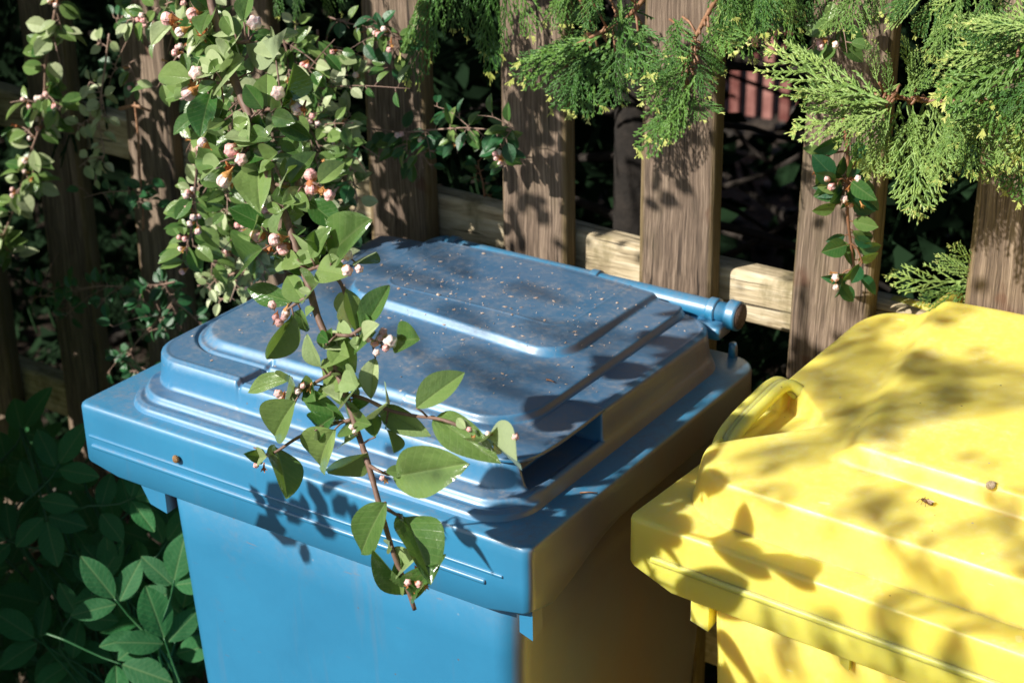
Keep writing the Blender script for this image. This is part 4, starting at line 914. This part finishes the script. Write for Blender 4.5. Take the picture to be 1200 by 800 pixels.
def spares(Q, r):
    v = KEEP - np.array(Q); Ln = np.array(L); t_ = -(v @ Ln); c = v + t_[:, None] * Ln
    return not bool(np.any((np.hypot(np.hypot(c[:, 0], c[:, 1]), c[:, 2]) < r) & (t_ > 0)))
def shade_leaf(px, py, plane, l=.022, tmin=.15, n=1, jit=10):
    for _ in range(n):
        a, b = px + ru(-jit, jit), py + ru(-jit, jit); P = pix(a, b, **plane); Q = along(P, l * .6, tmin)
        if Q is None or not spares(Q, .034): continue
        small.append((Q, l))
def shade_spray(px, py, plane, l=.14, ang=-1.2, tmin=.4, w=.8):
    P = pix(px, py, **plane); Q = along(P, l * .6, tmin)
    if Q is None or not spares(Q, .03): return
    a = L.cross(Vector((0, 0, 1))).normalized(); b = a.cross(L)
    d = a * math.cos(ang) + b * math.sin(ang)
    occl.append((random.choice(SPR['mid']), mtx_for(Q - d * l * .5, d, L, l, w)))
# yellow lid and front: added shade-casting fronds
for px, py, l, a in [(930, 430, .12, -.4), (1000, 400, .13, -.3), (1050, 430, .13, -.5), (1110, 470, .14, -.8), (1180, 450, .12, -.6), (960, 500, .10, -1.0), (1150, 400, .12, -.2), (1020, 470, .10, -.5)]:
    shade_spray(px, py, dict(z=.945), l * 1.2, a, 1.2, .7)
for px, py, l, a in [(880, 490, .07, -1.3), (1010, 580, .08, -1.5), (1190, 600, .08, -1.4)]:
    shade_spray(px, py, dict(z=.925), l * 1.1, a, 1.1, .65)
for px, py, l, a in [(900, 650, .07, -1.5), (1040, 700, .08, -1.5), (1130, 740, .07, -1.5)]:
    shade_spray(px, py, dict(y=.075), l * 1.1, a, 1.1, .6)
for (x0, y0, x1, y1, n_) in ((1010, 540, 1050, 800, 60), (1050, 600, 1075, 800, 30), (880, 520, 905, 660, 40), (905, 640, 900, 800, 45), (1175, 560, 1195, 760, 40), (840, 560, 850, 700, 22), (1085, 430, 1140, 480, 40), (900, 400, 1040, 380, 60), (950, 460, 1060, 520, 46), (1110, 360, 1190, 420, 40), (960, 700, 990, 800, 18), (1120, 700, 1140, 800, 22), (780, 590, 800, 650, 12)):
    for k in range(int(n_ * 1.15)):
        t = rnd(); a_ = x0 + (x1 - x0) * t + random.gauss(0, 13); b_ = y0 + (y1 - y0) * t + random.gauss(0, 13)
        pl_ = dict(z=.94) if b_ < 520 else (dict(z=.925) if b_ < 600 + (a_ - 820) * .38 else dict(y=.075))
        shade_leaf(a_, b_, pl_, ru(.009, .015), 1.0, 1, 0)
# blue lid
for px, py, l, a in [(560, 440, .10, -.2), (680, 400, .10, -.1), (540, 310, .12, 0), (500, 330, .10, -.2), (610, 460, .09, -.2), (740, 400, .10, -.3), (640, 430, .08, -.1), (720, 470, .09, -.4), (330, 320, .06, .3), (700, 590, .07, -.5), (800, 440, .08, -.5), (660, 620, .05, -.5), (800, 520, .08, -.6), (850, 450, .06, -.5), (430, 300, .1, 0), (600, 500, .1, -.3), (560, 380, .08, -.1), (650, 350, .07, -.2), (480, 400, .08, 0), (760, 480, .09, -.5), (620, 590, .07, -.3), (720, 540, .08, -.5), (400, 340, .08, .1), (700, 440, .08, -.3), (590, 425, .1, -.2)]:
    shade_spray(px, py, dict(z=.93), l * 1.15, a, .9, .5)
for px, py in [(318, 590), (326, 610), (352, 590), (372, 612), (395, 590), (415, 600), (345, 640), (300, 580), (380, 565)]:
    shade_leaf(px, py, dict(y=0), .020, .2, 1, 6)
for px, py, l in ((322, 585, .034), (318, 618, .036), (345, 600, .03), (372, 585, .028), (400, 592, .026), (382, 620, .024)): shade_leaf(px, py, dict(y=0), l, .2, 1, 1)
for px, py in [(500, 606), (520, 612), (420, 550), (400, 500), (350, 500)]: shade_leaf(px, py, dict(y=0.01), .016, .2, 1, 8)
for px, py in [(215, 375), (240, 368), (265, 350)]: shade_leaf(px, py, dict(z=.92), .018, .2, 2, 10)
# pickets and rail
def region(x0, x1, y0, y1, n, plane, l): 
    for _ in range(n): shade_leaf(ru(x0, x1), ru(y0, y1), plane, l * ru(.8, 1.2), .2, 1, 0)
region(440, 516, 30, 160, 30, dict(y=.432), .024); region(440, 516, 160, 280, 26, dict(y=.432), .022)
region(600, 672, 60, 220, 42, dict(y=.432), .024); region(600, 672, 220, 300, 10, dict(y=.432), .022)
region(525, 600, 225, 290, 12, dict(y=.455), .018); region(675, 760, 260, 315, 6, dict(y=.455), .014)
region(760, 850, 60, 240, 24, dict(y=.432), .018); region(940, 1035, 90, 380, 14, dict(y=.432), .016); region(1130, 1200, 180, 380, 14, dict(y=.432), .02)
region(845, 935, 300, 370, 7, dict(y=.455), .010)
region(400, 450, 190, 260, 26, dict(y=.455), .02); region(150, 245, 0, 350, 60, dict(y=.432), .024)
region(230, 330, 0, 330, 50, dict(y=.44), .022)
# deep shade over the left of the fence and the plants below
region(-60, 150, -10, 480, 1300, dict(y=.432), .045); region(140, 240, 180, 450, 300, dict(y=.432), .04)
for _ in range(3200):
    px, py = ru(-120, 205), ru(490, 1150); yy = ru(.06, .34)
    P = pix(px, py, y=yy)
    Q = along(P, .03, .35)
    if Q is None: continue
    # keep the sun on the blue bin: the shadow line must miss it
    ok = True
    for s in range(0, 60):
        p_ = Q - L * (s * .02)
        if -.01 < p_.x < .50 and -.01 < p_.y < .40 and p_.z < .94: ok = False; break
    if ok and spares(Q, .036): small.append((Q, .05))
for _ in range(900):
    P = Vector((ru(-1.2, .1), ru(.45, .9), ru(.1, 1.1))); Q = along(P, .03, .35)
    if Q is not None and spares(Q, .036): small.append((Q, .05))
mb = MB()
for Q, l in small:
    a = L.orthogonal().normalized(); th_ = ru(0, 6.28); b = a.cross(L); d = a * math.cos(th_) + b * math.sin(th_); s = d.cross(L).normalized(); tl = Vector((ru(-.3, .3), ru(-.3, .3), ru(-.3, .3)))
    n_ = (L + tl).normalized(); s = d.cross(n_).normalized(); B = Q - d * l * .5
    mb.add([B, B + d * l * .3 - s * l * .26, B + d * l * .7 - s * l * .24, B + d * l, B + d * l * .7 + s * l * .24, B + d * l * .3 + s * l * .26, B + d * l * .5 + n_ * -.06 * l],
           [(0, 6, 1), (1, 6, 2), (2, 6, 3), (3, 6, 4), (4, 6, 5), (5, 6, 0)])
tag(mb.build('shade_casting_leaves', M['leaf'], None, False), 'unseen cotoneaster leaves added out of frame to cast leaf shade', 'foliage', kind='stuff')
o = link_mesh('shade_casting_conifer', merge_sprays(occl, 'shade_casting_conifer', M['thuja']), None, None, False)
tag(o, 'unseen conifer sprays added out of frame to cast dapples on the bins', 'foliage', kind='stuff')

# ------------------------------------------------------------------ small things
def on_blue(x, y): return float(blue_top(np.array([[x]]), np.array([[y]]))[0, 0])
def on_yellow(X, Y):
    c, s = math.cos(-YR), math.sin(-YR); dx, dy = X - YO.x, Y - YO.y; u, v = c * dx - s * dy, s * dx + c * dy
    return float(yellow_top(np.array([[u]]), np.array([[v]]))[0, 0])
mb = MB(); rs = random.Random(9)
for k in range(460):
    if k < 300: x, y = rs.gauss(.27, .075), rs.gauss(.27, .05)
    else: x, y = rs.uniform(.05, .44), rs.uniform(.06, .37)
    if not (.05 < x < .44 and .06 < y < .365): continue
    z = on_blue(x, y); 
    if z < .91: continue
    a = rs.uniform(0, 6.28); l = rs.choice((.0004, .0005, .0006, .0008, .001, .0014, .0024)) * rs.uniform(.7, 1.2); w = l * rs.uniform(.35, .8); c, s = math.cos(a), math.sin(a)
    h = rs.uniform(.0004, .0012)
    mb.add([(x - c * l, y - s * l, z + .0003), (x - s * w, y + c * w, z + .0003), (x + c * l, y + s * l, z + .0003 + h * .6), (x + s * w, y - c * w, z + .0003), (x, y, z + h)], [(0, 4, 1), (1, 4, 2), (2, 4, 3), (3, 4, 0), (0, 1, 2, 3)])
tag(mb.build('fallen_petals', M['petal'], None, False), 'tiny dry petals and crumbs scattered on the blue lid', 'debris', kind='stuff')
def twig_on(P, ang, l, r, label):
    mbb = MB(); d = Vector((math.cos(ang), math.sin(ang), 0)); mbb.tube([P - d * l / 2, P + Vector((0, 0, .0006)), P + d * l / 2], r, r * .6, 5, .1)
    tag(mbb.build('dry_twig', M['stem_red']), label, 'twig')
p = pix(690, 577, z=.8815); twig_on(p, .55, .014, .0008, 'reddish dry bit of twig lying on the right side of the blue rim')
p = pix(303, 527, z=.8815); twig_on(p, -.2, .013, .0008, 'short reddish twig lying on the front of the blue rim, near the leaves')
p = pix(273, 507, z=.8815); twig_on(p, .7, .010, .0007, 'tiny pale twig on the left front of the blue rim')
p = pix(645, 446, z=.928); twig_on(p, -.1, .008, .0009, 'small pinkish crumb of twig on the middle of the blue lid')
def snail(P, n_, r, label):
    th = thing('snail_shell', label, 'snail shell', P); mbb = MB(); pts = []; rad = []
    t = n_.orthogonal().normalized(); b = n_.cross(t)
    for k in range(34):
        a = k * .42; q = r * .62 * (1 - k / 40); pts.append(P + n_ * (r * .45 + r * .55 * k / 34) + (t * math.cos(a) + b * math.sin(a)) * q); 
    for k in range(33):
        mbb.tube([pts[k], pts[k + 1]], r * .52 * (1 - k / 44), r * .52 * (1 - (k + 1) / 44), 10, cap=True)
    mbb.build('shell', M['shell'], th)
snail(pix(208, 536, y=-.0005), Vector((0, -1, 0)), .0040, 'tiny tan snail shell stuck on the front of the blue rim')
P = pix(1161, 577, z=.934); P.z = on_yellow(P.x, P.y); snail(P, Vector((0, -.35, 1)).normalized(), .0042, 'small pinkish snail shell on the raised step of the yellow lid')
P = pix(1087, 577, z=.93); P.z = on_yellow(P.x, P.y) + .0016
fly = thing('fly', 'brown fly standing on the yellow lid', 'insect', P)
mb = MB(); d = Vector((.93, -.36, 0)); s = Vector((.36, .93, 0))
def ell(mb, c, a, b, h, n=8, m2=6):
    vs = []; fs = []
    for i in range(m2 + 1):
        ph = math.pi * i / m2
        for j in range(n):
            th2 = 2 * math.pi * j / n; vs.append(c + d * a * math.cos(ph) + s * b * math.sin(ph) * math.cos(th2) + Vector((0, 0, h)) * math.sin(ph) * math.sin(th2))
    for i in range(m2):
        for j in range(n): fs.append((i * n + j, i * n + (j + 1) % n, (i + 1) * n + (j + 1) % n, (i + 1) * n + j))
    mb.add(vs, fs)
ell(mb, P + d * .0028, .0034, .0018, .0015); ell(mb, P - d * .0012, .0020, .0016, .0015); ell(mb, P - d * .0038, .0012, .0013, .0011); mb.build('body', M['fly'], fly)
for k in range(6):
    mbb = MB(); sd = 1 if k % 2 else -1; b0 = P - d * (.0028 - .0016 * (k // 2)); e1 = b0 + s * sd * .003 + d * (k // 2 - 1) * .0015 + Vector((0, 0, .0008)); e2 = e1 + s * sd * .0018 + d * (k // 2 - 1) * .001 - Vector((0, 0, .0024))
    mbb.tube([b0, e1, e2], .0003, .0002, 5); mbb.build('leg', M['fly'], fly)
for sd in (1, -1):
    mbb = MB(); b0 = P - d * .001 + Vector((0, 0, .0015)); mbb.add([b0, b0 + d * .004 + s * sd * .0022, b0 + d * .0072 + s * sd * .0016, b0 + d * .006 + s * sd * .0002], [(0, 1, 2, 3)]); mbb.build('wing', M['petal'], fly)
